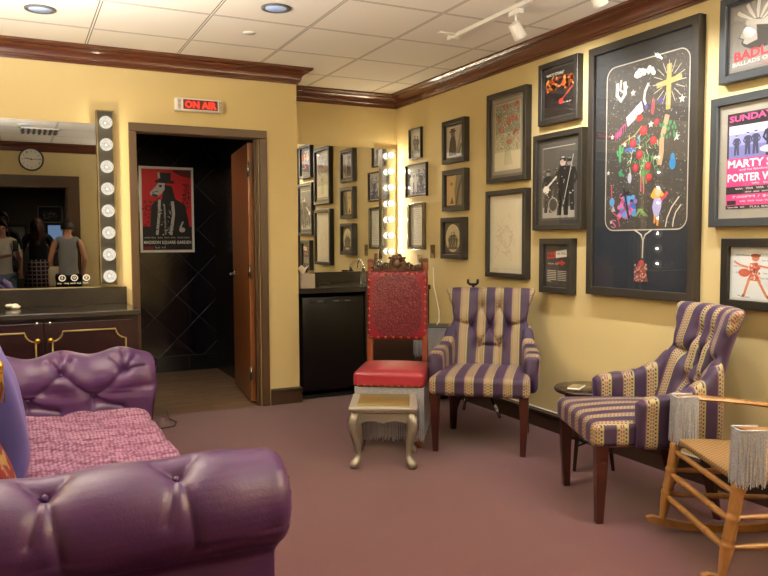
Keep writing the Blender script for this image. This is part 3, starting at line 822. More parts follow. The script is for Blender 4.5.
def a_poster(w, h):
    c = Canvas(w, h, '#3a2a30'); pk = '#c83a78'; wh = '#e6dfe2'
    c.rect(0, 0, 1, 1, '#241c22'); c.text('SUNDAY, JUNE', .03, .89, 1.1, .085, '#d84a88', .02, bold=.03)
    c.rect(.03, .53, 1, .87, '#8a90c4'); c.rect(.03, .53, 1, .66, '#6a70a8'); c.rect(.03, .78, 1, .87, '#b9bcdc')
    for x, s_ in ((.15, .22), (.32, .24), (.44, .25), (.88, .24)): figure(c, x, .56, s_, '#343858', '#b0b0cc')
    figure(c, .66, .48, .4, '#20223c', '#c0bcd0'); c.ell(.66, .825, .06, .04, '#9a98b0'); c.ell(.7, .6, .2, .04, '#c4c6dc')
    c.rect(0, .0, 1, .53, pk)
    c.text('MARTY STUART', .02, .43, 1.2, .085, wh, bold=.03); c.text('and his fabulous superlatives', .2, .39, .8, .03, wh)
    c.text('PORTER WAGONER', .02, .285, 1.25, .085, wh, bold=.03); scrib(c, .4, .25, .5, .022, wh, 3)
    c.rect(0, .155, 1, .235, '#2c2428'); scrib(c, .15, .2, .8, .026, wh, 5); scrib(c, .3, .165, .5, .02, wh, 4)
    c.text('7:00PM / $44/$35', .1, .11, .85, .028, wh); scrib(c, .22, .07, .75, .022, wh, 6); c.rect(.02, .045, .16, .09, '#2c2428')
    c.rect(0, 0, 1, .038, '#1c181a'); c.text('FULL BAR', .38, .009, .3, .02, wh); scrib(c, .03, .009, .3, .02, wh, 3); return c
def a_lady(w, h):
    c = Canvas(w, h, '#c4cacd'); c.rect(.03, .03, .97, .97, '#d3d9db')
    for i in range(7): scrib(c, [.1, .58, .07, .62, .1, .66, .6][i], [.84, .86, .62, .74, .5, .5, .4][i], .3, .045, '#6d7a80', 3)
    sk = '#c07a58'
    c.line([(.36, .62), (.16, .68), (.06, .74)], .035, sk); c.line([(.56, .66), (.78, .62), (.95, .66)], .035, sk)
    c.poly([(.36, .70), (.54, .72), (.58, .6), (.52, .48), (.62, .36), (.34, .38), (.4, .5)], '#b8604a')
    c.dots(.36, .4, .58, .7, 50, .02, ['#c43a30', '#e8dcc8', '#a84a3c', '#d88a6c'], rnd)
    c.ell(.5, .8, .075, .055, sk); c.ell(.5, .85, .1, .04, '#8a3a2c'); c.ell(.28, .52, .12, .08, '#b85a44')
    c.line([(.38, .4), (.32, .22), (.28, .08)], .05, sk); c.line([(.56, .38), (.66, .2), (.74, .07)], .05, sk); c.line([(.28, .1), (.25, .05)], .05, '#a83a2c'); c.line([(.74, .09), (.78, .045)], .05, '#a83a2c')
    c.line([(.15, .08), (.25, .05), (.4, .05)], .012, '#5a7078'); return c

framed('small portrait photo in a thin dark frame, top of the trio nearest the alcove corner', 5.947, 5.720, 2.007, 2.275, a_small_photo, .012, .022, 'frame_black', 'mat_cream', .012)
framed('bluish crowd photo in a thin dark frame, middle of the trio nearest the alcove corner', 6.012, 5.626, 1.673, 1.963, a_crowd_photo, .014, .022, 'frame_black', 'mat_cream', .012)
framed('tall framed handwritten page in a silver-grey frame, lowest of the trio nearest the corner', 5.970, 5.676, 1.208, 1.619, a_handwriting, .022, .03, 'dark_chrome', 'mat_silver', .018)
framed('framed photo of a figure in a hat, top of the three small grey frames', 5.365, 5.020, 1.913, 2.257, a_hat_photo, .036, .05, 'frame_dark', 'mat_dark', .012)
framed('framed tan abstract-looking photo, middle of the column of three small grey frames', 5.361, 5.016, 1.525, 1.859, a_tan_photo, .036, .05, 'frame_dark', 'mat_dark', .012)
framed('framed oval group photo, lowest of the column of three small grey frames', 5.384, 5.049, 1.137, 1.474, a_oval_photo, .036, .06, 'frame_dark', 'mat_dark', .012)
framed('tall dark frame around red roses on a speckled cream ground', 4.711, 4.231, 1.709, 2.358, a_roses, .036, .05, 'frame_dark', 'mat_warmgrey', .02)
framed('tall dark frame around a pale cream line sketch, below the roses picture', 4.721, 4.229, 1.013, 1.651, a_glare_washed, .036, .05, 'frame_dark', 'mat_cream', .02)
framed('square dark frame holding a black and orange album cover with a guitarist', 4.098, 3.706, 2.048, 2.451, a_orange, .036, .045, 'frame_dark', 'mat_dark', .012)
framed('dark frame around a monochrome photo of a band on stage', 4.149, 3.656, 1.353, 1.990, a_band, .036, .05, 'frame_dark', 'mat_dark', .028)
framed('small dark frame with red and white heading and lines of text', 4.072, 3.750, .935, 1.297, a_notes, .04, .05, 'frame_dark', 'mat_dark', .01)
framed('very large black frame around dark embroidered cloth with a gold cross, roses and a tassel', 3.607, 2.782, .952, 2.445, a_black_embroidery, .048, .05, 'frame_dark', 'mat_dark', .0, art='embroidery')
framed('framed grey profile portrait with feathers and red lettering in the top right corner', 2.657, 2.20, 2.056, 2.47, a_chief, .036, .05, 'frame_slate', 'mat_dark', .012)
framed('slate frame around a pink concert poster with a blue group photo', 2.699, 2.16, 1.348, 1.991, a_poster, .042, .05, 'frame_slate', 'mat_silver', .045)
framed('small black frame around a white drawing of a red dancing figure', 2.618, 2.25, .945, 1.291, a_lady, .042, .05, 'frame_black', 'mat_cream', .004)

# ------------------------------------------------------------------ ceiling fittings
lab = ['recessed ceiling light near the left edge of the photo', 'recessed ceiling light near the top middle of the photo', 'recessed ceiling light above the near sofa arm, seen in the mirror', 'recessed ceiling light over the middle of the carpet near the entrance', 'recessed ceiling light over the carpet before the red chair', 'recessed ceiling light above the middle of the sofa', 'recessed ceiling light nearest the right end of the entrance wall']
for i, (x, y) in enumerate(CANS):
    t = thing('recessed_ceiling_light', lab[i], 'ceiling light', (x, y, H), 0, 'recessed ceiling lights')
    B().lathe([(.062, -.002), (.085, -.002), (.083, .0-.009), (.07, -.011), (.062, -.006)], n=28).obj('trim_ring', 'white_plastic' if i > 1 else 'grey_plastic', t)
    B().lathe([(.002, -.003), (.063, -.0032), (.063, -.006), (.002, -.007)], n=28).obj('lens', 'can_glow', t)
t = thing('sprinkler_head', 'small flat sprinkler cover on a ceiling tile above the doorway', 'sprinkler', (1.384, 4.748, H))
B().lathe([(.03, -.001), (.04, -.001), (.038, -.006), (.001, -.008)], n=20).obj('cover_plate', 'white_plastic', t)
# track
TX = 2.60
t = thing('track_rail', 'pale track light rail running along the ceiling beside the picture wall', 'track light rail', (TX, 2.7, H))
B().box((0, 0, -.012), (.036, 3.04, .024), .003).obj('rail', 'white_plastic', t)
B().box((0, 1.545, -.014), (.05, .07, .028), .004).obj('end_cap', 'white_plastic', t)
B().box((-.05, 1.50, -.006), (.16, .035, .012), .003).obj('feed_cover', 'white_plastic', t)
def make_head(label, y, tz):
    t = thing('track_spotlight', label, 'spotlight', (TX, y, H-.026), 0, 'spotlights on the track rail')
    b = B(); b.box((0, 0, -.014), (.034, .10, .028), .004).obj('adapter', 'white_plastic', t)
    b = B(); b.tube([(0, 0, -.028), (0, 0, -.06)], .007, 8); b.tube([(-.0, .0, -.06), (.02, 0, -.085)], .009, 8); b.obj('arm', 'white_plastic', t)
    d = (Vector((XR, y+.15, tz))-Vector((TX, y, H-.15))).normalized()
    q = d.to_track_quat('Z', 'Y').to_matrix().to_4x4(); c = Vector((.01, 0, -.112))
    m = Matrix.Translation(c) @ q
    B().lathe([(.02, -.045), (.034, -.04), (.036, .03), (.04, .045), (.036, .045), (.033, .03), (.03, .0)], mtx=m, n=20).obj('lamp_head', 'white_plastic', t)
    B().lathe([(.001, .026), (.032, .026), (.032, .03), (.001, .032)], mtx=m, n=20).obj('lens', 'spot_glow', t)
    return t
for (y, tz), lb in zip(HEADS, ('white track spotlight hanging farthest from the camera on the rail', 'white track spotlight above the very large embroidered picture', 'white track spotlight above the right end of the photo', 'white track spotlight nearest the entrance doorway')):
    make_head(lb, y, tz)
# the track lights are pushed just beyond their lenses
for o in list(COL.objects):
    if o.type == 'LIGHT' and o.name.startswith('track_light'):
        d = (o.matrix_basis.to_quaternion() @ Vector((0, 0, -1))); o.location = Vector((TX+.01, o.location.y, H-.138))+d*.05

t = thing('ceiling_vent', 'slatted air vent in the ceiling seen in the left mirror', 'ceiling vent', (.30, 1.2, H))
b = B()
for i in range(7): b.box((-.18+i*.06, 0, -.006), (.03, .52, .008))
b.obj('slats', 'grey_plastic', t)
b = B()
for s_ in (-1, 1): b.box((s_*.215, 0, -.006), (.02, .56, .012)); b.box((0, s_*.27, -.006), (.45, .02, .012))
b.obj('vent_frame', 'white_plastic', t)

# ------------------------------------------------------------------ left vanity
t = thing('vanity_mirror', 'large frameless wall mirror above the left counter', 'mirror', (-.15, YB, .975))
B().box((.04, -.004, .566), (1.268, .006, 1.13)).obj('mirror_glass', 'mirror_glass_smoky', t)
c = Canvas(.26, .075, '#000000'); c.v, c.f, c.c = [], [], []
for i in range(3):
    c.ell(.12+i*.3, .68, .09, .3, '#d8d6d0', 20); c.ell(.12+i*.3, .68, .065, .22, '#3c3a36', 20)
c.text('f', .1, .55, .04, .26, '#d8d6d0'); c.text('o', .385, .6, .07, .2, '#d8d6d0'); c.text('y', .69, .52, .06, .28, '#d8d6d0')
scrib(c, .0, .1, .8, .18, '#d8d6d0', 5)
c.obj('sticker', t, (.53, -.0078, .012))
def bulb_strip(label, cx, y, z0, z1, w, zs, plate, bulbmat, r, backx=None):
    t = thing('vanity_light_strip', label, 'vanity light', (cx, y, z0), 0, 'vanity light strips')
    h = z1-z0
    b = B(); b.box((0, -.018, h/2), (w, .036, h), .004); b.obj('back_plate', plate, t)
    b = B()
    for s_ in (-1, 1): b.box((s_*(w/2-.005), -.038, h/2), (.006, .008, h))
    for q in (.003, h-.003): b.box((0, -.038, q), (w, .008, .006))
    b.obj('plate_edge', 'bronze_plate' if plate != 'chrome' else 'chrome', t)
    for z in zs:
        s_ = B().lathe([(.024, 0), (.024, .012), (.018, .02), (.016, .03)], (0, -.036, z-z0), 16, 'y').obj('bulb_socket', 'black_plastic' if plate != 'chrome' else 'chrome', t)
        B().sphere((0, -.036-.022-r*.9, z-z0), r, seg=20, rings=12).obj('light_bulb', bulbmat, t)
    return t
bulb_strip('dark vanity light strip with eight globe bulbs beside the left mirror and doorway', .583, YB, .982, 2.197, .116, [2.107-i*(2.107-1.047)/7 for i in range(8)], 'strip_plate', 'bulb_warm', .043)
bulb_strip('mirrored vanity light strip with eight bright globe bulbs in the alcove corner', 3.115, YA, .985, 2.13, .15, [2.071-i*(2.071-1.042)/7 for i in range(8)], 'chrome', 'bulb_bright', .030)
# counter, splash, cabinet
CY = 4.98
t = thing('vanity_counter', 'dark polished stone counter under the left mirror', 'counter', ((XL+.712)/2, (CY+YB)/2, .815))
B().box((0, 0, .0175), (.712-XL-.002, YB-CY-.002, .035), .004).obj('countertop', 'counter_stone', t)
B().box((0, (YB-CY)/2-.012, .094), (.712-XL-.02, .02, .118), .003).obj('backsplash', 'counter_stone', t)
t = thing('vanity_cabinet', 'dark mahogany cabinet with gold outlined doors under the left counter', 'cabinet', ((XL+.70)/2, (CY+.02+YB)/2, 0))
cw2 = (.70-XL)/2-.002
B().box((0, .012, .457), (2*cw2, YB-CY-.05, .712)).obj('body', 'cab_mahogany', t)
B().box((0, .04, .05), (2*cw2-.02, YB-CY-.1, .1)).obj('plinth', 'base_paint', t)
yf = -(YB-CY-.02)/2
cxw = (XL+.70)/2
def cab_door(x0, x1, knobside):
    """door in world x; notched gold outline"""
    a, c_ = x0-cxw, x1-cxw
    d = B().box(((a+c_)/2, yf+.004, .46), (c_-a-.006, .02, .66), .002).obj('door', 'cab_mahogany', t)
    m = .045; z0, z1 = .17, .735; n = .06; pts = []
    A, C_ = (a+m, c_-m)
    def arc(cx, cz, s0, s1):
        return [(cx+n*math.cos(math.radians(s0+(s1-s0)*k/5)), cz+n*math.sin(math.radians(s0+(s1-s0)*k/5))) for k in range(6)]
    pts = arc(A, z1, 270, 360)[::1]+arc(C_, z1, 180, 270)+arc(C_, z0, 90, 180)+arc(A, z0, 0, 90)
    b = B(); b.tube([(p[0], yf-.007, p[1]) for p in pts+[pts[0]]], .0055, 6); b.obj('gold_moulding', 'gold_paint', d)
    kx = (c_-.035) if knobside > 0 else (a+.035)
    B().lathe([(.006, 0), (.006, .012), (.016, .018), (.014, .026), (.001, .029)], (kx, yf-.006, .685), 16, 'y').obj('knob', 'gold_metal', d)
    B().lathe([(.010, 0), (.010, .004), (.001, .005)], (kx, yf-.006, .79), 12, 'y').obj('lock', 'chrome', d)
cab_door(-.43, .137, 1); cab_door(.14, .66, -1)
b = B(); 
for i in range(7):
    b.sphere((rnd.uniform(-.03, .03), rnd.uniform(-.03, .03), .012+.01*(i % 2)), .018, (1.2, 1, .6), 10, 6)
tag(b.obj('crumpled_tissue', 'tissue_paper', loc=(-.03, 5.42, .852)), 'small cream crumpled tissue on the left counter against the mirror', 'tissue')

# ------------------------------------------------------------------ ON AIR sign
t = thing('on_air_sign', 'white box sign with red glowing ON AIR letters above the doorway', 'sign', (1.231, YB, 2.233))
B().box((0, -.03, .046), (.34, .058, .092), .008, seg=3).obj('housing', 'white_plastic', t)
B().box((.012, -.0595, .046), (.25, .004, .07)).obj('panel', 'sign_glow', t)
b = B()
for s_ in (-1, 1):
    for k in range(8): b.box((s_*.148+.008, -.0595, .014+k*.009), (.022, .003, .004))
b.obj('vent_ribs', 'grey_plastic', t)
c = Canvas(.24, .06, '#000000'); c.v, c.f, c.c = [], [], []
c.text('ON AIR', 0.03, .08, .95, .84, '#ff2a1c', bold=.025); c.obj('letters', t, (.012, -.0622, .016), 'sign_red')

# ------------------------------------------------------------------ washroom poster
def a_horse(w, h):
    c = Canvas(w, h, '#d8d4cc'); r_ = '#c4161c'; k = '#14110f'; g = '#b4b0a8'
    c.rect(.03, .02, .97, .98, k); c.rect(.03, .3, .97, .98, r_)
    c.poly([(.6, .98), (.97, .98), (.97, .88), (.8, .9), (.65, .94)], '#5c1012')
    c.dots(.04, .3, .25, .6, 80, .018, [k, '#7a1214'], rnd); c.dots(.8, .5, .93, .82, 70, .02, [k, '#7a1214'], rnd)
    c.poly([(.2, .1), (.18, .35), (.2, .55), (.34, .64), (.4, .62), (.44, .8), (.6, .78), (.66, .63), (.84, .56), (.9, .4), (.95, .15)], k)
    c.poly([(.18, .70), (.2, .66), (.3, .645), (.4, .69), (.46, .74), (.46, .82), (.36, .83), (.3, .78)], g); c.poly([(.2, .665), (.3, .64), (.34, .67), (.24, .69)], '#3a3836'); c.ell(.38, .78, .03, .015, k); c.line([(.22, .7), (.34, .72)], .012, k)
    c.rect(.34, .83, .58, .94, k); c.poly([(.28, .82), (.64, .81), (.64, .845), (.28, .85)], k)
    c.line([(.36, .87), (.35, .94)], .04, g)
    c.line([(.36, .62), (.34, .42), (.3, .2)], .05, g); c.line([(.6, .6), (.62, .45), (.56, .2)], .06, g); c.line([(.45, .55), (.46, .2)], .03, '#8a8680')
    c.dots(.3, .2, .6, .6, 90, .016, [g, '#55524e', k], rnd); c.ell(.78, .26, .06, .03, g); c.line([(.74, .28), (.8, .36)], .03, g)
    c.rect(.03, .02, .97, .19, k)
    scrib(c, .06, .155, .88, .026, g, 7); c.text('MADISON SQUARE GARDEN', .05, .085, .9, .045, '#e4e0d8', bold=.02); c.rect(.04, .03, .22, .06, '#8a1418'); scrib(c, .26, .035, .24, .03, g, 2)
    return c
t = thing('wall_poster', 'red and black poster of a horse headed gentleman in a top hat on black tile', 'poster', (1.338, 7.5, 1.19))
a_horse(.50, .815).obj('print', t, (0, -.008, 0))
B().box((0, -.004, .4075), (.515, .006, .83)).obj('backing', 'white_plastic', t)

# ------------------------------------------------------------------ alcove
ZA = .907
t = thing('alcove_counter', 'dark stone counter with splashback under the alcove mirror', 'counter', ((XC+XR)/2, (5.60+YA)/2, ZA-.04))
B().box((0, 0, .02), (XR-XC-.004, YA-5.60-.002, .04), .003).obj('countertop', 'counter_stone', t)
B().box((0, (YA-5.60)/2-.012, .091), (XR-XC-.004, .02, .10), .002).obj('backsplash', 'counter_stone', t)
t = thing('alcove_mirror', 'tall frameless mirror filling the alcove back wall', 'mirror', ((XC+3.04)/2, YA, 1.01))
B().box((0, -.004, .5625), (3.04-XC-.004, .006, 1.125)).obj('mirror_glass', 'mirror_glass', t)
t = thing('mini_fridge', 'black under-counter mini refrigerator in the alcove', 'refrigerator', (2.31, 5.9, 0))
B().box((0, .0, .43), (.54, .48, .80), .004).obj('body', 'fridge_black', t)
B().box((0, -.265, .455), (.54, .045, .76), .008, seg=3).obj('door', 'fridge_black', t)
B().box((0, -.289, .80), (.42, .006, .032), .002).obj('handle_recess', 'black_plastic', t)
b = B()
for x in (-.12, .02, .12): b.box((x, -.2925, .80), (.05, .003, .012), .001)
b.obj('control_buttons', 'grey_plastic', t)
B().box((0, -.22, .035), (.52, .04, .06)).obj('toe_grille', 'black_plastic', t)
t = thing('alcove_cabinet', 'dark brown cabinet with a round knob beside the mini refrigerator', 'cabinet', ((2.60+XR)/2, 5.93, 0))
B().box((0, .0, .433), (XR-2.60-.004, .6, .864)).obj('body', 'cab_brown', t)
d = B().box((-.0, -.31, .44), (.56, .02, .76), .003).obj('door', 'cab_brown', t)
B().lathe([(.007, 0), (.007, .012), (.017, .018), (.014, .028), (.001, .03)], (-.26, -.32, .745), 16, 'y').obj('knob', 'chrome', d)
# tissue box
t = thing('tissue_box', 'grey tissue box with white tissue at the left end of the alcove counter', 'tissue box', (2.10, 5.71, ZA), .0)
B().box((0, 0, .058), (.125, .125, .116), .002).obj('carton', 'tissue_carton', t)
def tis(u, v):
    a = 2*PI*v; r_ = .010+.038*u; return (r_*math.cos(a)*(1+.3*math.sin(3*a))-.02, r_*math.sin(a)*.6, .114+.06*u+.012*math.sin(5*a)*u)
B().grid(tis, 6, 24, closev=True).obj('tissue', 'tissue_paper', t)
tag(B().box((0, 0, .006), (.02, .10, .012), .003, RZ(.8)).box((.0, .03, .012), (.012, .07, .010), .002, RZ(1.2)).obj('folded_clip', 'black_plastic', loc=(2.43, 6.10, ZA)), 'small folded black object on the alcove counter near the mirror', 'small object')
t = thing('faucet', 'chrome gooseneck faucet on the alcove counter', 'faucet', (2.93, 6.08, ZA))
b = B(); b.lathe([(.026, 0), (.026, .008), (.015, .015), (.013, .10)], n=16)
b.tube([(0, 0, .09)]+[(0, -.055+.055*math.cos(a), .15+.055*math.sin(a)) for a in [k*PI/8 for k in range(9)]]+[(0, -.11, .12)], .010, 10); b.obj('spout', 'chrome', t)
B().tube([(.05, 0, 0), (.05, 0, .05), (.09, -.02, .07)], [.015, .012, .007], 10).obj('handle', 'chrome', t)
B().tube([(-.05, 0, 0), (-.05, 0, .05), (-.09, -.02, .07)], [.015, .012, .007], 10).obj('handle', 'chrome', t)
for i, (x, y, lb, hh) in enumerate(((2.80, 6.10, 'slim clear pump bottle left of the alcove faucet', .13), (2.84, 5.86, 'short clear glass tumbler at the front of the alcove counter', .10))):
    t = thing('glass_bottle' if i == 0 else 'drinking_glass', lb, 'bottle' if i == 0 else 'glass', (x, y, ZA))
    if i == 0:
        B().lathe([(.024, .0), (.026, .01), (.026, hh-.03), (.012, hh-.01), (.011, hh)], n=18).obj('bottle_body', 'clear_glass', t)
        B().lathe([(.013, hh), (.013, hh+.012), (.004, hh+.016), (.004, hh+.03), (.02, hh+.032), (.001, hh+.04)], n=14).obj('pump', 'chrome', t)
    else:
        B().lathe([(.028, 0), (.032, hh), (.029, hh), (.026, .008), (.001, .008)], n=20).obj('tumbler', 'clear_glass', t)
def plate(label, y, z, h=.115, w=.075):
    t = thing('wall_plate', label, 'wall plate', (XR, y, z-h/2), -PI/2, 'bronze plates on the right wall')
    B().box((0, -.004, h/2), (w, .007, h), .002).obj('cover', 'bronze_plate', t)
    B().box((0, -.010, h/2), (.012, .008, .026), .001).obj('toggle', 'base_paint', t)
plate('bronze light switch plate on the right wall beside the oval group photo', 5.563, 1.193)
plate('bronze outlet plate low behind the red chair on the right wall', 5.793, 1.105)
# mirror side cable jack by the sofa arm
tag(B().tube([(.95, 5.53, .05), (.96, 5.45, .006), (.99, 5.36, .006), (.95, 5.24, .006), (.84, 5.2, .006)], .004, 6).obj('power_cable', 'black_plastic'), 'thin black cable on the carpet behind the far sofa arm', 'cable')

for i, (x, y) in enumerate(((2.86, .42), (-.62, 3.2))):  # added uplighters out of view, modelled around the ceiling fill lights
    t = thing('floor_lamp', ['bronze uplighter floor lamp in the near right corner of the room', 'bronze uplighter floor lamp standing behind the sofa back'][i], 'floor lamp', (x, y, 0), 0, 'uplighter floor lamps')
    B().lathe([(.001, 0), (.13, 0), (.13, .015), (.03, .03), (.012, .05)], n=28).obj('base', 'bronze_plate', t)
    B().tube([(0, 0, .03), (0, 0, 1.60)], .011, 12).obj('pole', 'bronze_plate', t)
    B().lathe([(.02, 1.57), (.05, 1.59), (.11, 1.64), (.15, 1.70), (.146, 1.70), (.10, 1.645), (.02, 1.60)], n=32).obj('bowl_shade', 'bronze_plate', t)
    B().sphere((0, 0, 1.645), .03).obj('light_bulb', 'bulb_warm', t)
# ------------------------------------------------------------------ soft shapes
def sgnpow(v, p): return math.copysign(abs(v)**p, v)
def seg_dist(P, a, b):
    ab = b-a; t = max(0, min(1, (P-a).dot(ab)/ab.length_squared)); return (P-(a+ab*t)).length, t
def tuft_depth(P, pts, segs, r=.042, d=.046, gw=.010, gd=.014):
    q = 0
    for p in pts:
        x = (P-p).length
        if x < r*4: q = max(q, d*math.exp(-(x/r)**1.2*1.2))
    g = 0
    for a, b in segs:
        x, t = seg_dist(P, a, b)
        if x < gw*7: g = max(g, gd*(.55*math.exp(-(x/gw)**2)+.75*math.exp(-(x/(3*gw))**2)))
    return q+g
def rounded_box(c, size, r, n=24, fn=None):
    """dense box with rounded edges; fn(point, normal) may return an offset"""
    b = B(); t = bmesh.new(); bmesh.ops.create_cube(t, size=2)
    bmesh.ops.subdivide_edges(t, edges=t.edges[:], cuts=n, use_grid_fill=True)
    hs = Vector(size)/2
    for v in t.verts:
        p = Vector((v.co.x*hs.x, v.co.y*hs.y, v.co.z*hs.z)); q = Vector(max(-h+r, min(h-r, a)) for a, h in zip(p, hs))
        dd = p-q; L = dd.length; nn = dd/L if L > 1e-6 else Vector((0, 0, 1))
        p = q+nn*min(L, r) if L > 1e-6 else p
        if fn: p = p+fn(p, nn)
        v.co = p+Vector(c)
    b._merge(t, None, True); return b

# ------------------------------------------------------------------ sofa
SX0, SX1 = -.60, .665
sofa = thing('chesterfield_sofa', 'purple tufted leather sofa with rolled arms at the left edge', 'sofa', (0, 3.14, 0))
SY = 3.14
def arm_profile():
    pts = [(.075, .07), (.075, .16), (.075, .26), (.075, .35), (.075, .41)]
    cx, cz, r = .03, .56, .14
    for k in range(-62, 200, 9):
        a = math.radians(k); pts.append((cx+r*math.cos(a), cz+r*math.sin(a)))
    pts += [(-.112, .46), (-.11, .38), (-.105, .28), (-.10, .07)]
    return pts
AP = arm_profile()
def resample(pts, n):
    L = [0]
    for a, c in zip(pts, pts[1:]): L.append(L[-1]+math.hypot(c[0]-a[0], c[1]-a[1]))
    out = []
    for i in range(n):
        s_ = L[-1]*i/(n-1); k = 0
        while k < len(L)-2 and L[k+1] < s_: k += 1
        f = (s_-L[k])/(L[k+1]-L[k]); out.append((pts[k][0]+(pts[k+1][0]-pts[k][0])*f, pts[k][1]+(pts[k+1][1]-pts[k][1])*f))
    return out
NP = 200
APR = resample(AP, NP)
def sofa_arm(yc, sgn, pts, segs, nm):
    pts = [Vector(p) for p in pts]; segs = [(Vector(a), Vector(b_)) for a, b_ in segs]
    NX = 240
    def fn(u, v):
        i = int(round(v*NP)) % NP; t_, z = APR[i]
        uu = u
        # rounded front and back ends
        x = SX0+(SX1-SX0)*u; R_ = .05; k = 1; endd = SX1-x
        if endd < R_: q = 1-endd/R_; k = 1-.30*(1-math.sqrt(max(0, 1-q*q)))
        cx, cz = .02, min(z, .56) if z < .42 else .56
        tt = cx+(t_-cx)*k; zz = cz+(z-cz)*k
        P = Vector((min(x, SX1-.035*min(1, max(0, (.47-z)/.05))), yc+sgn*tt, zz))
        dcent = Vector((0, yc+sgn*.03-P.y, (.56-P.z) if P.z > .45 else 0))
        if dcent.length > 1e-4: dcent.normalize()
        dep = tuft_depth(P, pts, segs, .042, .046, .006, .009 if sgn < 0 else .013)
        w_ = .004*math.sin(x*9+1.3)+.003*math.sin(x*23) if P.z > .5 else 0
        if sgn > 0 and P.z > .5: w_ -= .013*math.cos(2*PI*(x-.19)/.31)*min(1, (P.z-.5)/.1)
        P = P+dcent*(dep+w_)
        return Vector((P.x, P.y-SY, P.z))
    b = B(); b.capped(fn, NX, NP)
    o = b.obj(nm, 'purple_leather', sofa)
    # scroll facing at the front with pleats
    def cap(u, v):
        i = int(round(v*NP)) % NP; t_, z = APR[i]; k = .70*(1-u)+.001
        cx, cz = .02, min(z, .56) if z < .42 else .56
        kk = .985 if u < .2 else 1
        return Vector((SX1-.035*min(1, max(0, (.47-z)/.05))-.001+.012*math.sin(u*PI/2)+.003*math.sin(v*150)*(1-u), yc+sgn*(cx+(t_-cx)*k)-SY, cz+(z-cz)*k))
    f = B().grid(cap, 12, NP, closev=True).obj('scroll_facing', 'purple_leather', o)
    for p in pts: 
        dc = Vector((0, yc+sgn*.03-p.y, (.56-p.z) if p.z > .45 else 0)).normalized(); q = p+dc*.043
        B().sphere((q.x, q.y-SY, q.z), .010, (1, 1, 1), 10, 8).obj('tuft_button', 'purple_leather', o)
    return o
def onr(yc, sgn, x, adeg):
    a = math.radians(adeg); return (x, yc+sgn*(.03+.14*math.cos(a)), .56+.14*math.sin(a))
NY, FY = 2.06, 4.217
nb = [onr(NY, -1, x, 66) for x in (-.37, .07, .37)]
nb = [onr(NY, -1, .045, 70), onr(NY, -1, .365, 70), onr(NY, -1, -.3, 70)]
ns = []
for p in nb:
    x = p[0]
    prev = p
    for a in (50, 30, 10, -10, -30):
        q = onr(NY, -1, x+.012*(70-a)/40, a); ns.append((prev, q)); prev = q
    prev = p
    for a in (50, 30, 5):
        q = onr(NY, -1, x-.02*(70-a)/30, a); ns.append((prev, q)); prev = q
    ns.append((p, onr(NY, -1, x-.05, 85))); ns.append((p, onr(NY, -1, x+.05, 88)))
sofa_arm(NY, -1, nb, ns, 'arm')
# far arm: two staggered rows of buttons on the inner face
up = [onr(FY, 1, x, 158) for x in (-.42, .19, .50, -.12)]
lo = [(x, FY-.11, .455) for x in (.03, .34, -.28)]
fs = []
U = {round(p[0], 2): p for p in up}
def lnk(a, b_): fs.append((a, b_))
for a, bs in ((.19, (.03, .34)), (.50, (.34,)), (-.12, (.03, -.28)), (-.42, (-.28,))):
    for q in lo:
        if round(q[0], 2) in bs: lnk(U[a], q)
for p in up: lnk(p, onr(FY, 1, p[0]+.0, 120)); lnk(onr(FY, 1, p[0], 120), onr(FY, 1, p[0], 95)); lnk(p, onr(FY, 1, p[0]+.06, 125)); lnk(p, onr(FY, 1, p[0]-.06, 125))
lnk(U[.50], onr(FY, 1, .60, 150))
for q in lo: lnk(q, (q[0]-.02, q[1], .38)); lnk(q, (q[0]+.14, q[1], .42))
sofa_arm(FY, 1, up+lo, fs, 'arm')
B().box((.0, 0, .18), (1.08, 2.0, .22), .02, seg=3).obj('seat_base', 'purple_leather', sofa)
# back
def backfn(u, v):
    i = int(round(v*NP)) % NP; t_, z = APR[i]
    y = -1.13+2.26*u
    tt = t_; P = Vector((-.42-tt, y, z+.02 if z > .3 else z))
    q = 0
    for k in range(8):
        yy = -.98+.28*k; q += .02*math.exp(-((y-yy)**2+(P.z-.62)**2)/.002)
    return P+Vector((-q if tt < .03 else 0, 0, 0))
B().capped(backfn, 80, NP).obj('backrest', 'purple_leather', sofa)
b = B()
for x in (-.5, .5):
    for y in (-.98, .98): b2 = B().lathe([(.02, 0), (.032, .02), (.034, .05), (.025, .075)], (x, y, 0), 14).obj('foot', 'dark_wood_leg', sofa)
b.bm.free()
def cushfn(p, n):
    if p.z < 0: return Vector((0, 0, 0))
    ridge = abs(math.sin((p.y+.07*math.sin(p.x*6)+.02*math.sin(p.x*17))*PI/.19))**.6
    tf = abs(math.sin((p.x*1.0+.3*(1 if int((p.y+5)/.19) % 2 else 0))*PI/.24))**.35
    hgt = -.036*(1-ridge)-.022*(1-tf)*ridge+.012*noise.noise(Vector((p.x*5, p.y*5, 0)))
    edge = max(0, p.x-.32); 
    return Vector((0, 0, hgt-.10*edge*edge))
rounded_box((.155, .0, .345), (.89, 1.94, .17), .055, 90, cushfn).obj('seat_cushion', 'pink_knit', sofa)

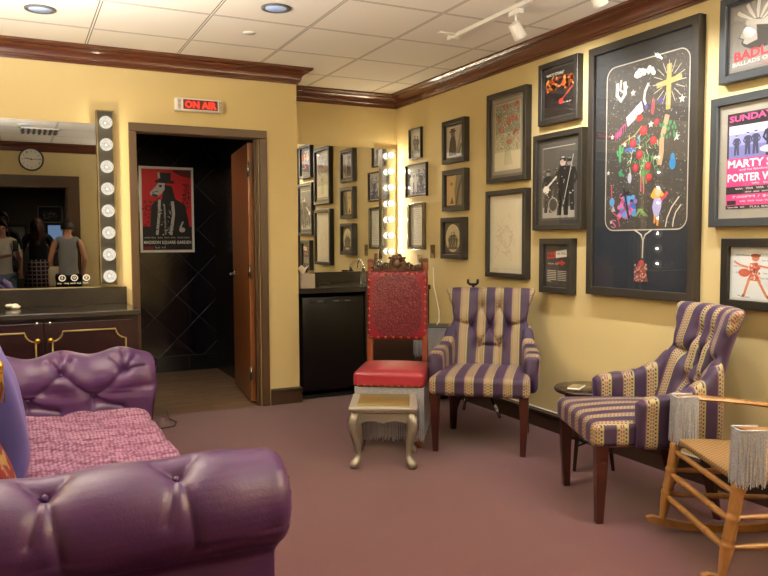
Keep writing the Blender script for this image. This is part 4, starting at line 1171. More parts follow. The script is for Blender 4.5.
def pillow(name, label, w, h, t_, mat, loc, rot, piping=None, cat='pillow'):
    r = thing(name, label, cat, loc)
    r.rotation_euler = rot
    def f(side):
        def g(u, v):
            a, c = 2*u-1, 2*v-1
            th = t_/2*((1-abs(a)**3.2)**.6)*((1-abs(c)**3.2)**.6)
            sh = 1-.05*(1-abs(a)**2)*0-.06*(abs(c)**2)*(1-abs(a)**4); sv = 1-.06*(abs(a)**2)*(1-abs(c)**4)
            ww = .006*math.sin(7*a+3*c)*(1-abs(a)**2)*(1-abs(c)**2)
            return Vector((side*th+ww, a*w/2*(1-.07*(1-c*c)*(abs(a)**6)), c*h/2*(1-.07*(1-a*a)*(abs(c)**6))))
        return g
    b = B(); b.grid(f(1), 28, 28); b.grid(f(-1), 28, 28)
    bmesh.ops.remove_doubles(b.bm, verts=b.bm.verts[:], dist=.0004); bmesh.ops.recalc_face_normals(b.bm, faces=b.bm.faces[:])
    o = b.obj('cushion', mat, r)
    if piping:
        g = f(1); pts = [g(i/12, 0) for i in range(13)]+[g(1, i/12) for i in range(1, 13)]+[g(1-i/12, 1) for i in range(1, 13)]+[g(0, 1-i/12) for i in range(1, 13)]
        B().tube(pts, .006, 6).obj('piping', piping, r)
    return r
pillow('throw_pillow', 'tall violet velvet pillow leaning at the back of the sofa', .50, .54, .17, 'violet_velvet', (-.080, 3.02, .665), (0, -.16, .03))
pillow('throw_pillow', 'dark violet velvet pillow standing behind the other sofa pillows', .48, .50, .15, 'deep_violet_velvet', (-.105, 3.54, .66), (0, -.17, -.03))
t_ = pillow('throw_pillow', 'red and gold brocade pillow in front of the violet pillows on the sofa', .40, .34, .12, 'brocade', (-.105, 2.52, .60), (0, -.36, .0))
b = B()
for i in range(16): b.tube([(rnd.uniform(-.012, .012), rnd.uniform(-.012, .012), 0), (rnd.uniform(-.016, .016), rnd.uniform(-.016, .016), -.11)], .0016, 4)
b.lathe([(.003, .03), (.012, .02), (.014, .008), (.008, -.005), (.014, -.012)], n=12)
tag(b.obj('gold_tassel', 'gold_metal', loc=(-.062, 2.80, .86)), 'gold tassel hanging over the violet pillows', 'tassel')
t2 = bpy.data.objects['gold_tassel']; B().tube([(0, 0, .03), (-.03, .02, .05), (-.10, .05, .02), (-.14, .06, -.03)], .0035, 6).obj('cord', 'gold_metal', t2)

# ------------------------------------------------------------------ striped armchairs
def interp(tab, z):
    if z <= tab[0][0]: return tab[0][1]
    for (a, va), (c, vc) in zip(tab, tab[1:]):
        if z <= c:
            f = (z-a)/(c-a); f = f*f*(3-2*f); return va+(vc-va)*f
    return tab[-1][1]
def make_armchair(label, loc, rz):
    r = thing('striped_armchair', label, 'armchair', loc, rz, 'striped armchairs')
    def sf(p, n):
        return Vector((0, 0, .018*(1-(p.x/.30)**2)*(1-(p.y/.28)**2) if p.z > 0 else 0))+Vector((p.x*.06*(-(p.y)/.28), 0, 0))
    st = rounded_box((0, -.025, .408), (.575, .57, .118), .034, 26, sf).obj('seat', 'stripe_x', r)
    st.data.materials.append(M['stripe_y'])
    for f in st.data.polygons:
        if abs(f.normal.x) > .75: f.material_index = 1
    wt = [(.36, .262), (.60, .285), (.66, .280), (.76, .246), (.83, .256), (.90, .282), (.955, .300)]
    def ycen(z): return .250+.30*max(0, z-.40)+.06*max(0, z-.8)
    pts = []; 
    for x, z in ((-.06, .84), (.06, .84), (-.125, .715), (0, .705), (.125, .715), (-.065, .585), (.065, .585)): pts.append((x, z))
    sg = [((-.06, .84), (0, .705)), ((.06, .84), (0, .705)), ((-.06, .84), (-.125, .715)), ((.06, .84), (.125, .715)), ((-.125, .715), (-.065, .585)), ((.125, .715), (.065, .585)), ((0, .705), (-.065, .585)), ((0, .705), (.065, .585)),
          ((-.06, .84), (-.06, .95)), ((.06, .84), (.06, .95)), ((-.065, .585), (-.065, .47)), ((.065, .585), (.065, .47)), ((-.125, .715), (-.22, .74)), ((.125, .715), (.22, .74)), ((-.065, .585), (.065, .585))]
    V3 = lambda q: Vector((q[0], 0, q[1]))
    P3 = [V3(q) for q in pts]; S3 = [(V3(a), V3(c)) for a, c in sg]
    Z0, Z1 = .37, .965
    def bf(u, v):
        z = Z0+(Z1-Z0)*u; w = interp(wt, z); th = .095
        e_ = Z1-z
        if e_ < .045: q = 1-e_/.045; k = math.sqrt(max(0, 1-q*q)); th *= (.25+.75*k); w *= (.97+.03*k)
        if v < .68: q = -1+2*v/.68; sy = -((1-abs(q)**7)**.5)
        else: q = 1-2*(v-.68)/.32; sy = (1-abs(q)**7)**.5
        x = w*q; y = th/2*sy
        y += ycen(z)-.075*(abs(x)/.28)**2.2
        if sy < 0:
            dd = tuft_depth(Vector((x, 0, z)), P3, S3, .034, .048, .0065, .018); y += dd*min(1, -sy*2)
            y -= .012*math.cos(min(1, abs(x)/.25)*PI/2)
        return Vector((x, y, z))
    bk = B().capped(bf, 110, 150).obj('backrest', 'stripe_x', r)
    for x, z in pts: B().sphere((x, ycen(z)-.045-.075*(abs(x)/.28)**2.2+.034, z), .008, (1, 1, 1), 10, 8).obj('tuft_button', 'stripe_x', bk)
    for s_ in (-1, 1):
        top = [(-.11, .560), (-.06, .582), (.03, .592), (.11, .607), (.19, .645), (.27, .715), (.30, .73)]
        def af(u, v, s_=s_):
            y = -.11+.40*u; zt = interp(top, y); z0 = .348; k = 1
            e_ = y+.11
            if e_ < .035: q = 1-e_/.035; k = .55+.45*math.sqrt(max(0, 1-q*q))
            a = 2*PI*v; hz = (zt-z0)/2; zc = (zt+z0)/2
            x = .044*k*sgnpow(math.cos(a), .6); z = zc+hz*(.9+.1*k)*sgnpow(math.sin(a), .35)
            roll = max(0, (z-(zt-.09))/.09); out = .016*roll*(1-min(1, max(0, u-.4)/.4))
            cx = .295-.05*max(0, u-.35)/.65
            if math.cos(a) > 0: x += out
            return Vector((s_*(cx+x), y, z))
        B().capped(af, 44, 64).obj('arm', 'stripe_y', r)
    for s_ in (-1, 1):
        b = B(); b.tube([(s_*.262, -.262, 0), (s_*.268, -.265, .2), (s_*.268, -.262, .36)], [.023, .033, .040], 4, smooth=False)
        bmesh.ops.rotate(b.bm, verts=b.bm.verts[:], cent=(s_*.265, -.264, 0), matrix=RZ(PI/4)); b.obj('leg', 'dark_wood_leg', r)
        b = B(); b.tube([(s_*.245, .30, 0), (s_*.235, .255, .2), (s_*.23, .235, .37)], [.021, .029, .034], 4, smooth=False); b.obj('leg', 'dark_wood_leg', r)
    return r
make_armchair('striped tufted armchair beside the red high-backed chair', (2.642, 3.925, 0), math.radians(-40.5))
make_armchair('striped tufted armchair at the right, between the round side table and rocking chair', (2.690, 2.684, 0), math.radians(-113.7))

# ------------------------------------------------------------------ fringe helper
def fringe(b, p0, p1, zt, ln, n, jit=.004, r=.0017):
    p0, p1 = Vector(p0), Vector(p1)
    for i in range(n):
        q = p0.lerp(p1, (i+.5)/n); L = ln*rnd.uniform(.9, 1.03); dx, dy = rnd.uniform(-jit, jit), rnd.uniform(-jit, jit)
        b.tube([(q.x, q.y, zt), (q.x+dx*.5, q.y+dy*.5, zt-L*.5), (q.x+dx, q.y+dy, zt-L)], r*rnd.uniform(.8, 1.2), 4, caps=False)

# ------------------------------------------------------------------ red throne chair
r = thing('red_leather_chair', 'carved high-backed wooden chair with studded red leather and silver fringe', 'chair', (2.155, 4.238, 0), math.radians(-34.5))
def rs(p, n): return Vector((0, 0, .022*(1-(p.x/.23)**2)*(1-(p.y/.23)**2) if p.z > 0 else 0))
seat = rounded_box((0, -.015, .434), (.445, .45, .100), .032, 22, rs).obj('seat', 'red_leather', r)
def nail(par, c, r_, sc, *a): B().sphere(c, r_, sc, 8, 6).obj('nail_head', 'brass_nail', par)
for s_ in (-1, 1):
    for i in range(10):
        nail(seat, (s_*.2225, -.20+i*.042, .398), .0065, (.6, 1, 1), 8, 6)
for i in range(10): nail(seat, (-.19+i*.042, -.240, .398), .0065, (1, .6, 1), 8, 6)

for s_ in (-1, 1):
    b = B(); b.lathe([(.018, 0), (.02, .03), (.014, .05), (.022, .12), (.018, .2), (.024, .28), (.024, .395)], (s_*.18, -.15, 0), 14); b.obj('leg', 'red_chair_wood', r)
    b = B(); b.box((s_*.184, .205, .33), (.036, .036, .66), .003); b.box((s_*.184, .222, .86), (.036, .036, .56), .003, RX(-.04)); b.box((s_*.184, .237, 1.145), (.034, .034, .05), .006)
    b.obj('back_post', 'red_chair_wood', r)
    B().box((s_*.184, .237, 1.128), (.040, .040, .075), .006).obj('post_finial', 'carved_wood', r)
B().box((0, -.185, .14), (.37, .022, .03), .003).obj('stretcher', 'red_chair_wood', r)
B().box((0, .205, .14), (.37, .022, .03), .003).obj('stretcher', 'red_chair_wood', r)
pan = rounded_box((0, .212, .855), (.405, .05, .46), .02, 20, lambda p, n: Vector((0, -.012*(1-(p.x/.22)**2)*(1-(p.z/.23)**2) if p.y < 0 else 0, 0))).obj('back_panel', 'red_tooled', r)
for i in range(8): nail(pan, (-.179+i*.0511, .185, 1.070), .0095, (1, .6, 1), 8, 6); nail(pan, (-.179+i*.0511, .185, .642), .0095, (1, .6, 1), 8, 6)
for i in range(1, 9):
    for s_ in (-1, 1): nail(pan, (s_*.189, .185, .642+i*.0475), .0095, (1, .6, 1), 8, 6)

# carved crest
b = B()
arch = [(-.18, 1.085)]
for k in range(0, 181, 6):
    a = math.radians(180-k); x = .165*math.cos(a); z = 1.095+.03*math.sin(a)+.074*math.exp(-(x/.052)**4)+.006*math.sin(k*.35)
    arch.append((x, z))
arch.append((.18, 1.085))
b.prism(arch, .205, .240, 'xz', bev=.004)
for s_ in (-1, 1):
    sp = [(s_*(.155-.006*k+.018*math.cos(k*.6)), .200, 1.105+.016*math.sin(k*.6)+k*.001) for k in range(14)]; b.tube(sp, .007, 6)
    sp = [(s_*(.075+.020*math.cos(k*.55+1)*(1-k*.05)), .200, 1.118+.022*math.sin(k*.55+1)*(1-k*.05)) for k in range(14)]; b.tube(sp, .007, 6)
    for k in range(4): b.sphere((s_*(.05-.016*k), .198, 1.172-.004*k*0), .010, (1, .7, 1), 8, 6)
b.sphere((0, .200, 1.135), .026, (1, .6, 1.25), 14, 10)
for k in range(7): a = PI*k/6; b.tube([(.026*math.cos(a), .2, 1.135+.03*math.sin(a)), (.048*math.cos(a), .2, 1.138+.046*math.sin(a))], [.008, .004], 6)
b.obj('carved_crest', 'carved_wood', r)
b = B()
fringe(b, (-.215, -.215, 0), (.215, -.215, 0), .388, .335, 170); fringe(b, (.212, -.2, 0), (.212, .19, 0), .395, .33, 110); fringe(b, (-.212, -.19, 0), (-.212, .19, 0), .395, .26, 70)
b.obj('fringe', 'silver_fringe', r)

# ------------------------------------------------------------------ stool
r = thing('small_stool', 'small champagne coloured carved stool with gilded top before the red chair', 'stool', (1.905, 3.87, 0), math.radians(-28)); r.scale = (1.1, 1.1, 1.07)
b = B(); b.box((0, 0, .322), (.352, .352, .018), .005, seg=3); b.box((0, 0, .307), (.33, .33, .014), .004, seg=3); b.obj('seat_top', 'stool_white', r)
b = B(); b.box((0, 0, .333), (.27, .27, .010), .003, seg=3); b.obj('gilded_panel', 'stool_gilt', r)
ap = [(-.15, .300), (-.15, .245), (-.12, .238), (-.09, .252), (-.05, .256), (-.02, .250), (0, .236), (.02, .250), (.05, .256), (.09, .252), (.12, .238), (.15, .245), (.15, .300)]
b = B(); b.prism(ap, -.155, -.143, 'xz'); b.prism(ap, .143, .155, 'xz'); b.prism(ap, -.155, -.143, 'yz'); b.prism(ap, .143, .155, 'yz'); b.obj('apron', 'stool_champagne', r)
for sx in (-1, 1):
    for sy in (-1, 1):
        b = B(); q = lambda a, z: (sx*a, sy*a, z)
        b.tube([q(.138, .30), q(.150, .265), q(.156, .235), q(.150, .19), q(.138, .13), q(.130, .085), q(.130, .055), q(.142, .03), q(.150, .016), q(.150, .0)], [.022, .027, .029, .024, .018, .0145, .0155, .024, .026, .019], 12)
        b.obj('leg', 'stool_champagne', r)

# ------------------------------------------------------------------ round side table
r = thing('side_table', 'small round dark side table between the two striped armchairs', 'side table', (2.90, 3.25, 0))
B().lathe([(.001, .418), (.17, .42), (.19, .428), (.195, .437), (.195, .445), (.19, .450), (.001, .450)], n=48).obj('tabletop', 'table_espresso', r)
B().lathe([(.001, .385), (.135, .385), (.135, .418), (.001, .418)], n=32).obj('apron', 'table_espresso', r)
for k in range(4):
    a = math.radians(20+90*k); cs, sn = math.cos(a), math.sin(a)
    B().tube([(.12*cs, .12*sn, .40), (.125*cs, .125*sn, .2), (.155*cs, .155*sn, .0)], [.020, .017, .013], 4, smooth=False).obj('leg', 'table_espresso', r)
b = B()
for k in range(2):
    a = math.radians(20+90*k); cs, sn = math.cos(a), math.sin(a); b.tube([(.13*cs, .13*sn, .14), (-.13*cs, -.13*sn, .14)], .011, 6)
b.obj('cross_stretcher', 'table_espresso', r)
t = thing('mobile_phone', 'thin light phone lying on the round side table', 'phone', (2.825, 3.27, .4505), .6)
B().box((0, 0, .004), (.135, .07, .008), .003, seg=3).obj('body', 'white_plastic', t); B().box((0, 0, .0083), (.125, .062, .0006)).obj('screen', 'chrome', t)

# ------------------------------------------------------------------ rocking chair
r = thing('rocking_chair', 'golden oak rocking chair with woven seat and silver fringed arms', 'rocking chair', (2.615, 1.97, 0), math.radians(-116))
LEAN = .165
def P_(x, y, z): return (x, y+LEAN*(z-.09), z)
def turned(p0, p1, r0, beads, ends=(.8, .8), n=14):
    p0, p1 = Vector(p0), Vector(p1); pts = []; rr = []; K = 60
    for i in range(K+1):
        f = i/K; rad = r0*(ends[0]+(1-ends[0])*min(1, f*6))*(ends[1]+(1-ends[1])*min(1, (1-f)*6))
        for bc in beads:
            for o_ in (-.022, 0, .022):
                d_ = abs(f-bc-o_)
                if d_ < .008: rad *= 1.13
                elif d_ < .012: rad *= .93
        pts.append(p0.lerp(p1, f)); rr.append(rad)
    return B().tube(pts, rr, n)
HWF = .285
def runner_z(y): return (y-.04)**2/(2*1.25)
for s_ in (-1, 1):
    # runner: a curved board
    K = 30; ys = [-.325+.795*i/K for i in range(K+1)]
    b = B(); t = bmesh.new(); rings = []
    for i, y in enumerate(ys):
        z = runner_z(y); tk = .032*(1-.5*max(0, (y-.2)/.5))*(.6 if i in (0, K) else 1)
        rings.append([t.verts.new((s_*HWF+dx, y, z+dz)) for dx, dz in ((-.013, 0), (.013, 0), (.013, tk), (-.013, tk))])
    for a, c in zip(rings, rings[1:]):
        for j in range(4): t.faces.new((a[j], a[(j+1) % 4], c[(j+1) % 4], c[j]))
    t.faces.new(rings[0]); t.faces.new(rings[-1][::-1]); bmesh.ops.recalc_face_normals(t, faces=t.faces[:]); b._merge(t)
    b.obj('rocker', 'golden_oak', r)
    zf = runner_z(-.25)+.026
    turned(P_(s_*HWF, -.25, zf), P_(s_*HWF, -.25, .60), .0235, (.24, .42, .62), (.55, .7)).obj('front_post', 'golden_oak', r)
    zb = runner_z(.24)+.024
    b = turned((s_*.235, .22, zb), (s_*.235, .30, .62), .021, (.25, .6), (.6, .9)); b2 = turned((s_*.235, .30, .62), (s_*.235, .47, 1.12), .019, (.5, .9), (.9, .6))
    me = bpy.data.meshes.new('x'); b2.bm.to_mesh(me); b.bm.from_mesh(me); b2.bm.free(); bpy.data.meshes.remove(me)
    b.obj('back_post', 'golden_oak', r)
    # arm paddle
    b = B(); t = bmesh.new(); rings = []; K = 24
    for i in range(K+1):
        f = i/K; y = -.205+.56*f; z = .603-.062*f+.01*math.sin(f*PI)
        w_ = .034*(1-.35*f)*(math.sqrt(max(.05, 1-(1-min(1, f*10))**2)))
        rings.append([t.verts.new((s_*(HWF-.02*f)+dx, y, z+dz)) for dx, dz in ((-w_, 0), (-w_*.7, -.008), (w_*.7, -.008), (w_, 0), (w_*.8, .009), (-w_*.8, .009))])
    for a, c in zip(rings, rings[1:]):
        for j in range(6): t.faces.new((a[j], a[(j+1) % 6], c[(j+1) % 6], c[j]))
    t.faces.new(rings[0]); t.faces.new(rings[-1][::-1]); bmesh.ops.recalc_face_normals(t, faces=t.faces[:]); b._merge(t)
    arm = b.obj('armrest', 'golden_oak', r)
    b = B(); ax = s_*HWF
    fringe(b, (ax-.034, -.215, 0), (ax+.034, -.215, 0), .612, .21, 44, .006)
    fringe(b, (ax+.036, -.215, 0), (ax+.036, -.12, 0), .612, .21, 50, .006); fringe(b, (ax-.036, -.215, 0), (ax-.036, -.12, 0), .612, .21, 50, .006)
    for q0, q1 in (((ax-.036, -.215), (ax+.036, -.215)), ((ax+.036, -.215), (ax+.036, -.12)), ((ax-.036, -.215), (ax-.036, -.12))): b.tube([(q0[0], q0[1], .608), (q1[0], q1[1], .608)], .004, 6)
    b.obj('silver_fringe', 'silver_fringe', arm)
    for z, yb in ((.30, .255), (.19, .245)):
        turned(P_(s_*HWF, -.25, z-.02), (s_*.238, yb, z-.02), .012, (.5,), (.6, .6), 10).obj('stretcher', 'golden_oak', r)
for z in (.265, .165):
    turned(P_(-HWF, -.25, z), P_(HWF, -.25, z), .0135, (.3, .7), (.6, .6), 10).obj('stretcher', 'golden_oak', r)
turned(P_(-HWF, -.25, .365), P_(HWF, -.25, .365), .012, (), (.7, .7), 10).obj('stretcher', 'golden_oak', r)
turned((-.235, .248, .22), (.235, .248, .22), .012, (), (.7, .7), 10).obj('stretcher', 'golden_oak', r)
rounded_box((0, .045, .415), (.55, .50, .032), .014, 14, lambda p, n: Vector((-p.x*.12*((p.y+.25)/.5), 0, -.012*(1-(p.x/.27)**2)*(1-(p.y/.25)**2)-.03*(p.y+.25)/.5*.5))).obj('woven_seat', 'rush_seat', r)
for i, z in enumerate((.66, .80, .94, 1.06)):
    yy = .30+.34*(z-.62)
    b = B(); t = bmesh.new(); rings = []
    for k in range(13):
        x = -.23+.46*k/12; cv = .03*(1-(x/.23)**2)
        rings.append([t.verts.new((x, yy+cv+dy, z+dz*(1+.25*(1-(x/.23)**2)))) for dy, dz in ((-.006, -.03), (.006, -.03), (.006, .03), (-.006, .03))])
    for a, c in zip(rings, rings[1:]):
        for j in range(4): t.faces.new((a[j], a[(j+1) % 4], c[(j+1) % 4], c[j]))
    t.faces.new(rings[0]); t.faces.new(rings[-1][::-1]); bmesh.ops.recalc_face_normals(t, faces=t.faces[:]); b._merge(t)
    b.obj('back_slat', 'golden_oak', r)

# ------------------------------------------------------------------ guitar stand, fringed black trolley
r = thing('guitar_stand', 'black folding stand with a padded yoke showing above the striped armchair back', 'stand', (2.945, 4.52, 0), math.radians(-40))
b = B(); b.tube([(0, 0, .30), (0, 0, .97)], .010, 10); b.obj('pole', 'black_metal', r)
b = B(); b.tube([(-.034, -.03, 1.010), (-.034, -.03, .985), (-.022, -.01, .972), (.022, -.01, .972), (.034, -.03, .985), (.034, -.03, 1.010)], .010, 10); b.obj('yoke', 'black_plastic', r)
for k, L in ((0, .20), (1, .22), (2, .22)):
    a = math.radians(-5+k*120); x, y = L*math.cos(a), L*math.sin(a)
    lg = B().tube([(0, 0, .42), (x*.55, y*.55, .2), (x, y, .012)], .010, 8).obj('leg', 'black_metal', r)
    B().tube([(x*.8, y*.8, .105), (x*1.0, y*1.0, .012)], .0125, 8).obj('leg_tip', 'chrome', lg)
r = thing('black_trolley', 'small black topped trolley with silver fringe half hidden behind the red chair', 'trolley', (2.90, 4.99, 0), math.radians(-30))
B().box((0, 0, .615), (.34, .28, .03), .005).obj('top', 'black_plastic', r)
for sx in (-1, 1):
    for sy in (-1, 1): B().tube([(sx*.15, sy*.11, 0), (sx*.15, sy*.11, .6)], .013, 8).obj('leg', 'black_metal', r)
B().box((0, 0, .24), (.32, .24, .02), .003).obj('shelf', 'black_plastic', r)
b = B(); fringe(b, (-.165, -.142, 0), (.165, -.142, 0), .625, .22, 90); b.obj('fringe', 'silver_fringe', r)
tag(B().box((0, 0, .075), (.36, .20, .15), .03, seg=3).tube([(-.06, 0, .15), (-.05, 0, .18), (.05, 0, .18), (.06, 0, .15)], .008, 8).obj('equipment_bag', 'black_plastic', loc=(3.03, 5.32, 0), rz=-1.57), 'low black equipment bag on the carpet behind the striped armchair', 'bag')
tag(B().tube([(3.19, 5.52, 1.06), (3.185, 5.50, .9), (3.12, 5.3, .70), (3.0, 5.1, .645), (2.92, 5.0, .634)], .0035, 6).obj('charging_cable', 'white_plastic'), 'thin pale cable dropping along the wall behind the red chair', 'cable')

# ------------------------------------------------------------------ hallway seen in the mirror
t = thing('wall_clock', 'round black rimmed wall clock above the entrance doorway, seen in the mirror', 'wall clock', (.225, -.02, 2.40), PI)
CR = .155
B().lathe([(CR-.02, 0), (CR, .0), (CR, .03), (CR-.012, .038), (CR-.02, .03)], (0, 0, 0), 40, 'y').obj('rim', 'black_plastic', t)
c = Canvas(2*(CR-.015), 2*(CR-.015), '#000000'); c.v, c.f, c.c = [], [], []
c.ell(.5, .5, .5, .5, '#d8d4c8', 40)
for k in range(1, 13):
    a = math.radians(90-30*k); c.text(str(k), .5+.38*math.cos(a)-.035, .5+.38*math.sin(a)-.04, .05 if k < 10 else .08, .08, '#1c1a18')
for k in range(60):
    a = math.radians(6*k); c.line([(.5+.455*math.cos(a), .5+.455*math.sin(a)), (.5+.48*math.cos(a), .5+.48*math.sin(a))], .006, '#1c1a18')
c.obj('dial', t, (0, -.0315, -(CR-.015)))
def hand(a, L, w_):
    a = math.radians(a); B().box((L/2*math.sin(a), -.037, L/2*math.cos(a)), (w_, .002, L), 0, RY(a)).obj('clock_hand', 'black_plastic', t)
hand(80, .085, .009); hand(-88, .12, .006)
B().lathe([(.01, 0), (.01, .006), (.001, .007)], (0, -.034, 0), 12, 'y').obj('hub', 'black_plastic', t)
def hall_pic(nm, label, cat, x0, x1, z0, z1, fn, fmat, emat='art_print', fw=.02):
    r = thing(nm, label, cat, ((x0+x1)/2, -3.0, z0), PI); w, h = x1-x0, z1-z0
    b = B()
    for s_ in (-1, 1): b.box((s_*(w/2-fw/2), -.015, h/2), (fw, .03, h)); b.box((0, -.015, h/2+s_*(h/2-fw/2)), (w, .03, fw))
    b.obj('frame', fmat, r); c = fn(w-2*fw, h-2*fw); c.obj('screen' if 'glow' in emat else 'print', r, (0, -.008, fw), emat)
def a_hall(w, h):
    c = Canvas(w, h, '#23211f'); c.dots(.2, .2, .8, .7, 90, .03, ['#8f8b82', '#c4c0b6', '#4a4844'], rnd); return c
def a_screen(w, h):
    c = Canvas(w, h, '#9ab8e0'); return c
hall_pic('framed_print', 'dark framed monochrome picture in the hallway, seen in the mirror', 'framed picture', .35, .75, 1.62, 1.91, a_hall, 'mat_silver')
hall_pic('wall_screen', 'glowing blue screen on the hallway wall, seen in the mirror', 'screen', .49, .76, 1.26, 1.60, a_screen, 'black_plastic', 'screen_glow')
hall_pic('wall_poster', 'pale poster with a curved shape in the hallway, seen in the mirror', 'poster', -.10, .17, 1.30, 1.58, lambda w, h: Canvas(w, h, '#8f8a7c').ell(.65, .5, .22, .35, '#cfc28a').ell(.55, .55, .18, .28, '#8f8a7c'), 'black_plastic')

def skin_mesh(name, joints, edges, mat, parent, sub=2):
    """joints: name -> (co, radius or (rx, ry)); grows one continuous skin"""
    me = bpy.data.meshes.new(name); ks = list(joints)
    me.from_pydata([joints[k][0] for k in ks], [(ks.index(a), ks.index(b_)) for a, b_ in edges], [])
    o = bpy.data.objects.new(name, me); link(o, parent)
    o.modifiers.new('skin', 'SKIN'); me.materials.append(M[mat])
    sv = me.skin_vertices[0].data if me.skin_vertices else None
    if sv is None:
        bpy.context.view_layer.objects.active = o; o.select_set(True)
        me.skin_vertices  # created with the modifier
    for i, k in enumerate(ks):
        rr = joints[k][1]; me.skin_vertices[0].data[i].radius = rr if isinstance(rr, tuple) else (rr, rr)
    me.skin_vertices[0].data[0].use_root = True
    o.modifiers['skin'].use_smooth_shade = True
    if sub: sd = o.modifiers.new('sub', 'SUBSURF'); sd.levels = sub; sd.render_levels = sub
    return o
def person(label, loc, rz, h, pose, top, bottom, hair, skin='skin', hairlong=True, skirt=None, glasses=False, sleeves=True, ponytail=False, lean=0, headturn=0):
    """pose: dict with elbow/wrist positions (local, facing -y)"""
    r = thing('person', label, 'person', loc, rz); k = h/1.70
    Z = lambda x, y, z: (x*k, (y-lean*max(0, z-.9))*k, (z-.12*abs(lean)*max(0, z-.9))*k)
    J = {'pelvis': (Z(0, 0, .92), (.135*k, .10*k)), 'waist': (Z(0, 0, 1.06), (.115*k, .085*k)), 'chest': (Z(0, 0, 1.25), (.14*k, .10*k)), 'neckb': (Z(0, .01, 1.40), (.07*k, .06*k)), 'neck': (Z(0, 0, 1.46), .048*k),
         'head': (Z(0, -.01, 1.55), (.068*k, .078*k)), 'crown': (Z(0, 0, 1.62), (.066*k, .076*k))}
    E_ = [('pelvis', 'waist'), ('waist', 'chest'), ('chest', 'neckb'), ('neckb', 'neck'), ('neck', 'head'), ('head', 'crown')]
    for s_, sn in ((-1, 'r'), (1, 'l')):
        J['sh'+sn] = (Z(s_*.165, .0, 1.375), .050*k); el, wr = pose[sn]
        J['el'+sn] = (Z(*el), .038*k); J['wr'+sn] = (Z(*wr), .026*k)
        ev = (Vector(wr)-Vector(el)).normalized(); hp = Vector(wr)+ev*.05
        J['pa'+sn] = (Z(*hp), (.034*k, .022*k)); E_ += [('neckb', 'sh'+sn), ('sh'+sn, 'el'+sn), ('el'+sn, 'wr'+sn), ('wr'+sn, 'pa'+sn)]
        for q, dx in enumerate((-.024, -.008, .008, .022)):
            f1 = hp+ev*.05+Vector((dx, 0, 0)); f2 = f1+ev*.035+Vector((0, -.012, 0))
            J['f%d%s' % (q, sn)] = (Z(*f1), .009*k); J['g%d%s' % (q, sn)] = (Z(*f2), .008*k); E_ += [('pa'+sn, 'f%d%s' % (q, sn)), ('f%d%s' % (q, sn), 'g%d%s' % (q, sn))]
        th = Vector(wr)+ev*.045+Vector((-s_*.045, -.01, .01)); J['th'+sn] = (Z(*th), .010*k); E_ += [('pa'+sn, 'th'+sn)]
        J['hip'+sn] = (Z(s_*.09, 0, .84), .088*k); J['kn'+sn] = (Z(s_*.10, -.01, .49), .055*k); J['an'+sn] = (Z(s_*.10, .02, .09), .036*k); J['to'+sn] = (Z(s_*.12, -.13, .035), (.04*k, .03*k))
        E_ += [('pelvis', 'hip'+sn), ('hip'+sn, 'kn'+sn), ('kn'+sn, 'an'+sn), ('an'+sn, 'to'+sn)]
    body = skin_mesh('body', J, E_, skin, r)
    def sub(keys, grow): return {q: (J[q][0], tuple(a+grow for a in J[q][1]) if isinstance(J[q][1], tuple) else J[q][1]+grow) for q in keys}
    J['hem'] = (Z(0, 0, .84), (.15*k, .115*k)); E_.append(('pelvis', 'hem'))
    tk = ['hem', 'pelvis', 'waist', 'chest', 'neckb', 'shr', 'shl']+(['elr', 'ell'] if sleeves else [])
    te = [(a, c) for a, c in E_ if a in tk and c in tk]
    skin_mesh('shirt', sub(tk, .014), te, top, r)
    if skirt:
        B().lathe([(.12*k, 1.03*k), (.15*k, .95*k), (.19*k, .75*k), (.22*k, .58*k), (.215*k, .58*k), (.14*k, .95*k), (.11*k, 1.03*k)], n=28).obj('skirt', skirt, r)
    else:
        lk = ['pelvis', 'hipr', 'hipl', 'knr', 'knl', 'anr', 'anl']; skin_mesh('trousers', sub(lk, .013), [(a, c) for a, c in E_ if a in lk and c in lk], bottom, r)
    # hair, face
    hc = Vector(J['head'][0]); 
    def hf(u, v):
        a = 2*PI*v; ph = u*PI*(.62 if not hairlong else .58); fr = .5-.5*math.sin(a)   # fr=1 at face
        lim = 1-.52*max(0, -math.sin(a))
        ph = ph*lim; q = Vector((.088*math.sin(ph)*math.cos(a), .100*math.sin(ph)*math.sin(a)+.006, .104*math.cos(ph)+.035))*k
        if hairlong and u > .85 and math.sin(a) > -.35: q.z -= (u-.85)/.15*.30*k; q.y += .01; q.x *= 1.15
        return hc+q
    B().grid(hf, 22, 32, closev=True).obj('hair', hair, r)
    if ponytail: B().tube([hc+Vector((0, .10, .05))*k, hc+Vector((0, .14, 0))*k, hc+Vector((.01, .13, -.12))*k, hc+Vector((0, .12, -.22))*k], [.02, .032, .028, .008], 10).obj('ponytail', hair, r)
    b = B(); b.tube([hc+Vector((0, -.082, .02))*k, hc+Vector((0, -.098, -.012))*k, hc+Vector((0, -.082, -.02))*k], [.007, .012, .008], 8); 
    for s_ in (-1, 1): b.sphere(hc+Vector((s_*.078, .005, 0))*k, .018*k, (.5, 1, 1.5), 10, 8)
    b.obj('nose_and_ears', skin, r)
    b = B()
    for s_ in (-1, 1): b.sphere(hc+Vector((s_*.030, -.076, .020))*k, .009*k, (1.3, .6, .8), 10, 8)
    b.obj('eyes', 'hair_dark', r)
    B().tube([hc+Vector((-.022, -.080, -.042))*k, hc+Vector((0, -.086, -.044))*k, hc+Vector((.022, -.080, -.042))*k], .0045, 6).obj('mouth', 'red_leather', r)
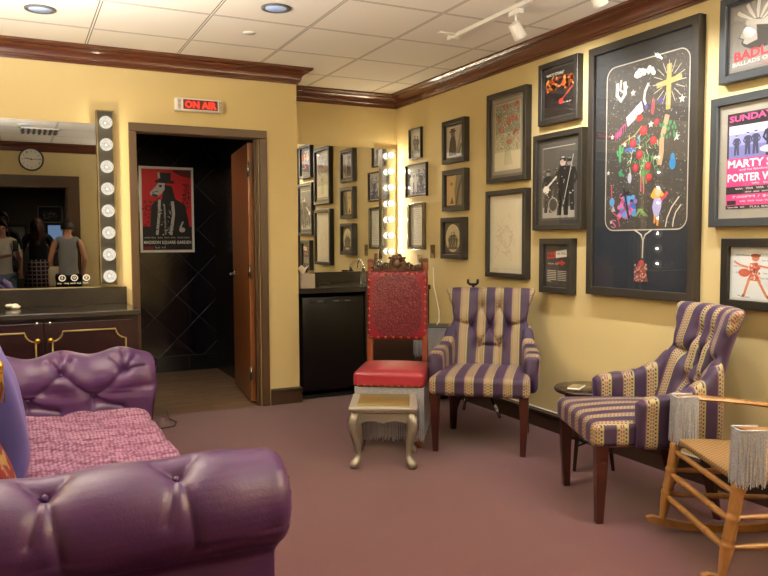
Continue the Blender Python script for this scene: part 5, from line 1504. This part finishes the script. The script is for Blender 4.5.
    if glasses:
        b = B()
        for s_ in (-1, 1): b.tube([hc+Vector((s_*.032+.022*math.cos(q*PI/6), -.094, .02+.018*math.sin(q*PI/6)))*k for q in range(13)], .003, 6, caps=False); b.tube([hc+Vector((s_*.054, -.094, .022))*k, hc+Vector((s_*.080, .0, .022))*k], .003, 6)
        b.tube([hc+Vector((-.012, -.096, .024))*k, hc+Vector((.012, -.096, .024))*k], .003, 6); b.obj('glasses', 'black_plastic', r)
    return r
# the photographer faces into the room (+y): turned half round, so local x is mirrored
person('person in a white top with long dark hair holding up a phone', (-.17, -.46, 0), PI, 1.60,
       {'r': ((-.22, -.14, 1.12), (-.21, -.36, 1.19)), 'l': ((.22, -.14, 1.12), (-.06, -.36, 1.17))}, 'cloth_white', 'denim', 'hair_dark')
person('person with short dark hair and glasses standing behind the one with the phone', (-.17, -1.02, 0), PI, 1.76,
       {'r': ((-.22, .02, 1.12), (-.22, -.06, .86)), 'l': ((.22, .02, 1.12), (.22, -.06, .86))}, 'cloth_black', 'trouser_dark', 'hair_dark', hairlong=False, glasses=True)
person('person in a black top and plaid skirt with a ponytail, facing away', (.31, -1.65, 0), 0, 1.68,
       {'r': ((-.25, .0, 1.14), (-.18, -.20, 1.22)), 'l': ((.25, .0, 1.14), (.18, -.20, 1.22))}, 'cloth_black', 'trouser_dark', 'hair_brown', skirt='plaid', ponytail=True, skin='skin_dark')
pD = person('person in a sleeveless grey top beside a cream bag at the doorway', (.63, .24, 0), 0, 1.60,
       {'r': ((-.23, -.02, 1.12), (-.20, -.16, .94)), 'l': ((.23, -.02, 1.12), (.20, -.16, .90))}, 'cloth_grey', 'cloth_black', 'hair_dark', hairlong=False, sleeves=False, lean=-.0)
t = thing('mobile_phone', 'dark phone held up by the person taking the picture, seen in the mirror', 'phone', (0, -.022, 1.235))
B().box((0, 0, 0), (.074, .009, .152), .004, seg=3).obj('body', 'phone_glass', t)
B().box((0, .0055, .052), (.032, .003, .034), .001).obj('lens_block', 'black_plastic', t)
t = thing('shoulder_bag', 'cream cloth bag hanging by the doorway, seen in the mirror', 'bag', (.50, .20, .68))
rounded_box((0, 0, .14), (.24, .12, .28), .05, 10).obj('bag_body', 'cloth_cream', t)
B().tube([(-.08, 0, .26), (-.06, 0, .42), (0, -.03, .50), (.06, 0, .42), (.08, 0, .26)], .008, 8).obj('strap', 'cloth_cream', t)
bpy.context.view_layer.update()
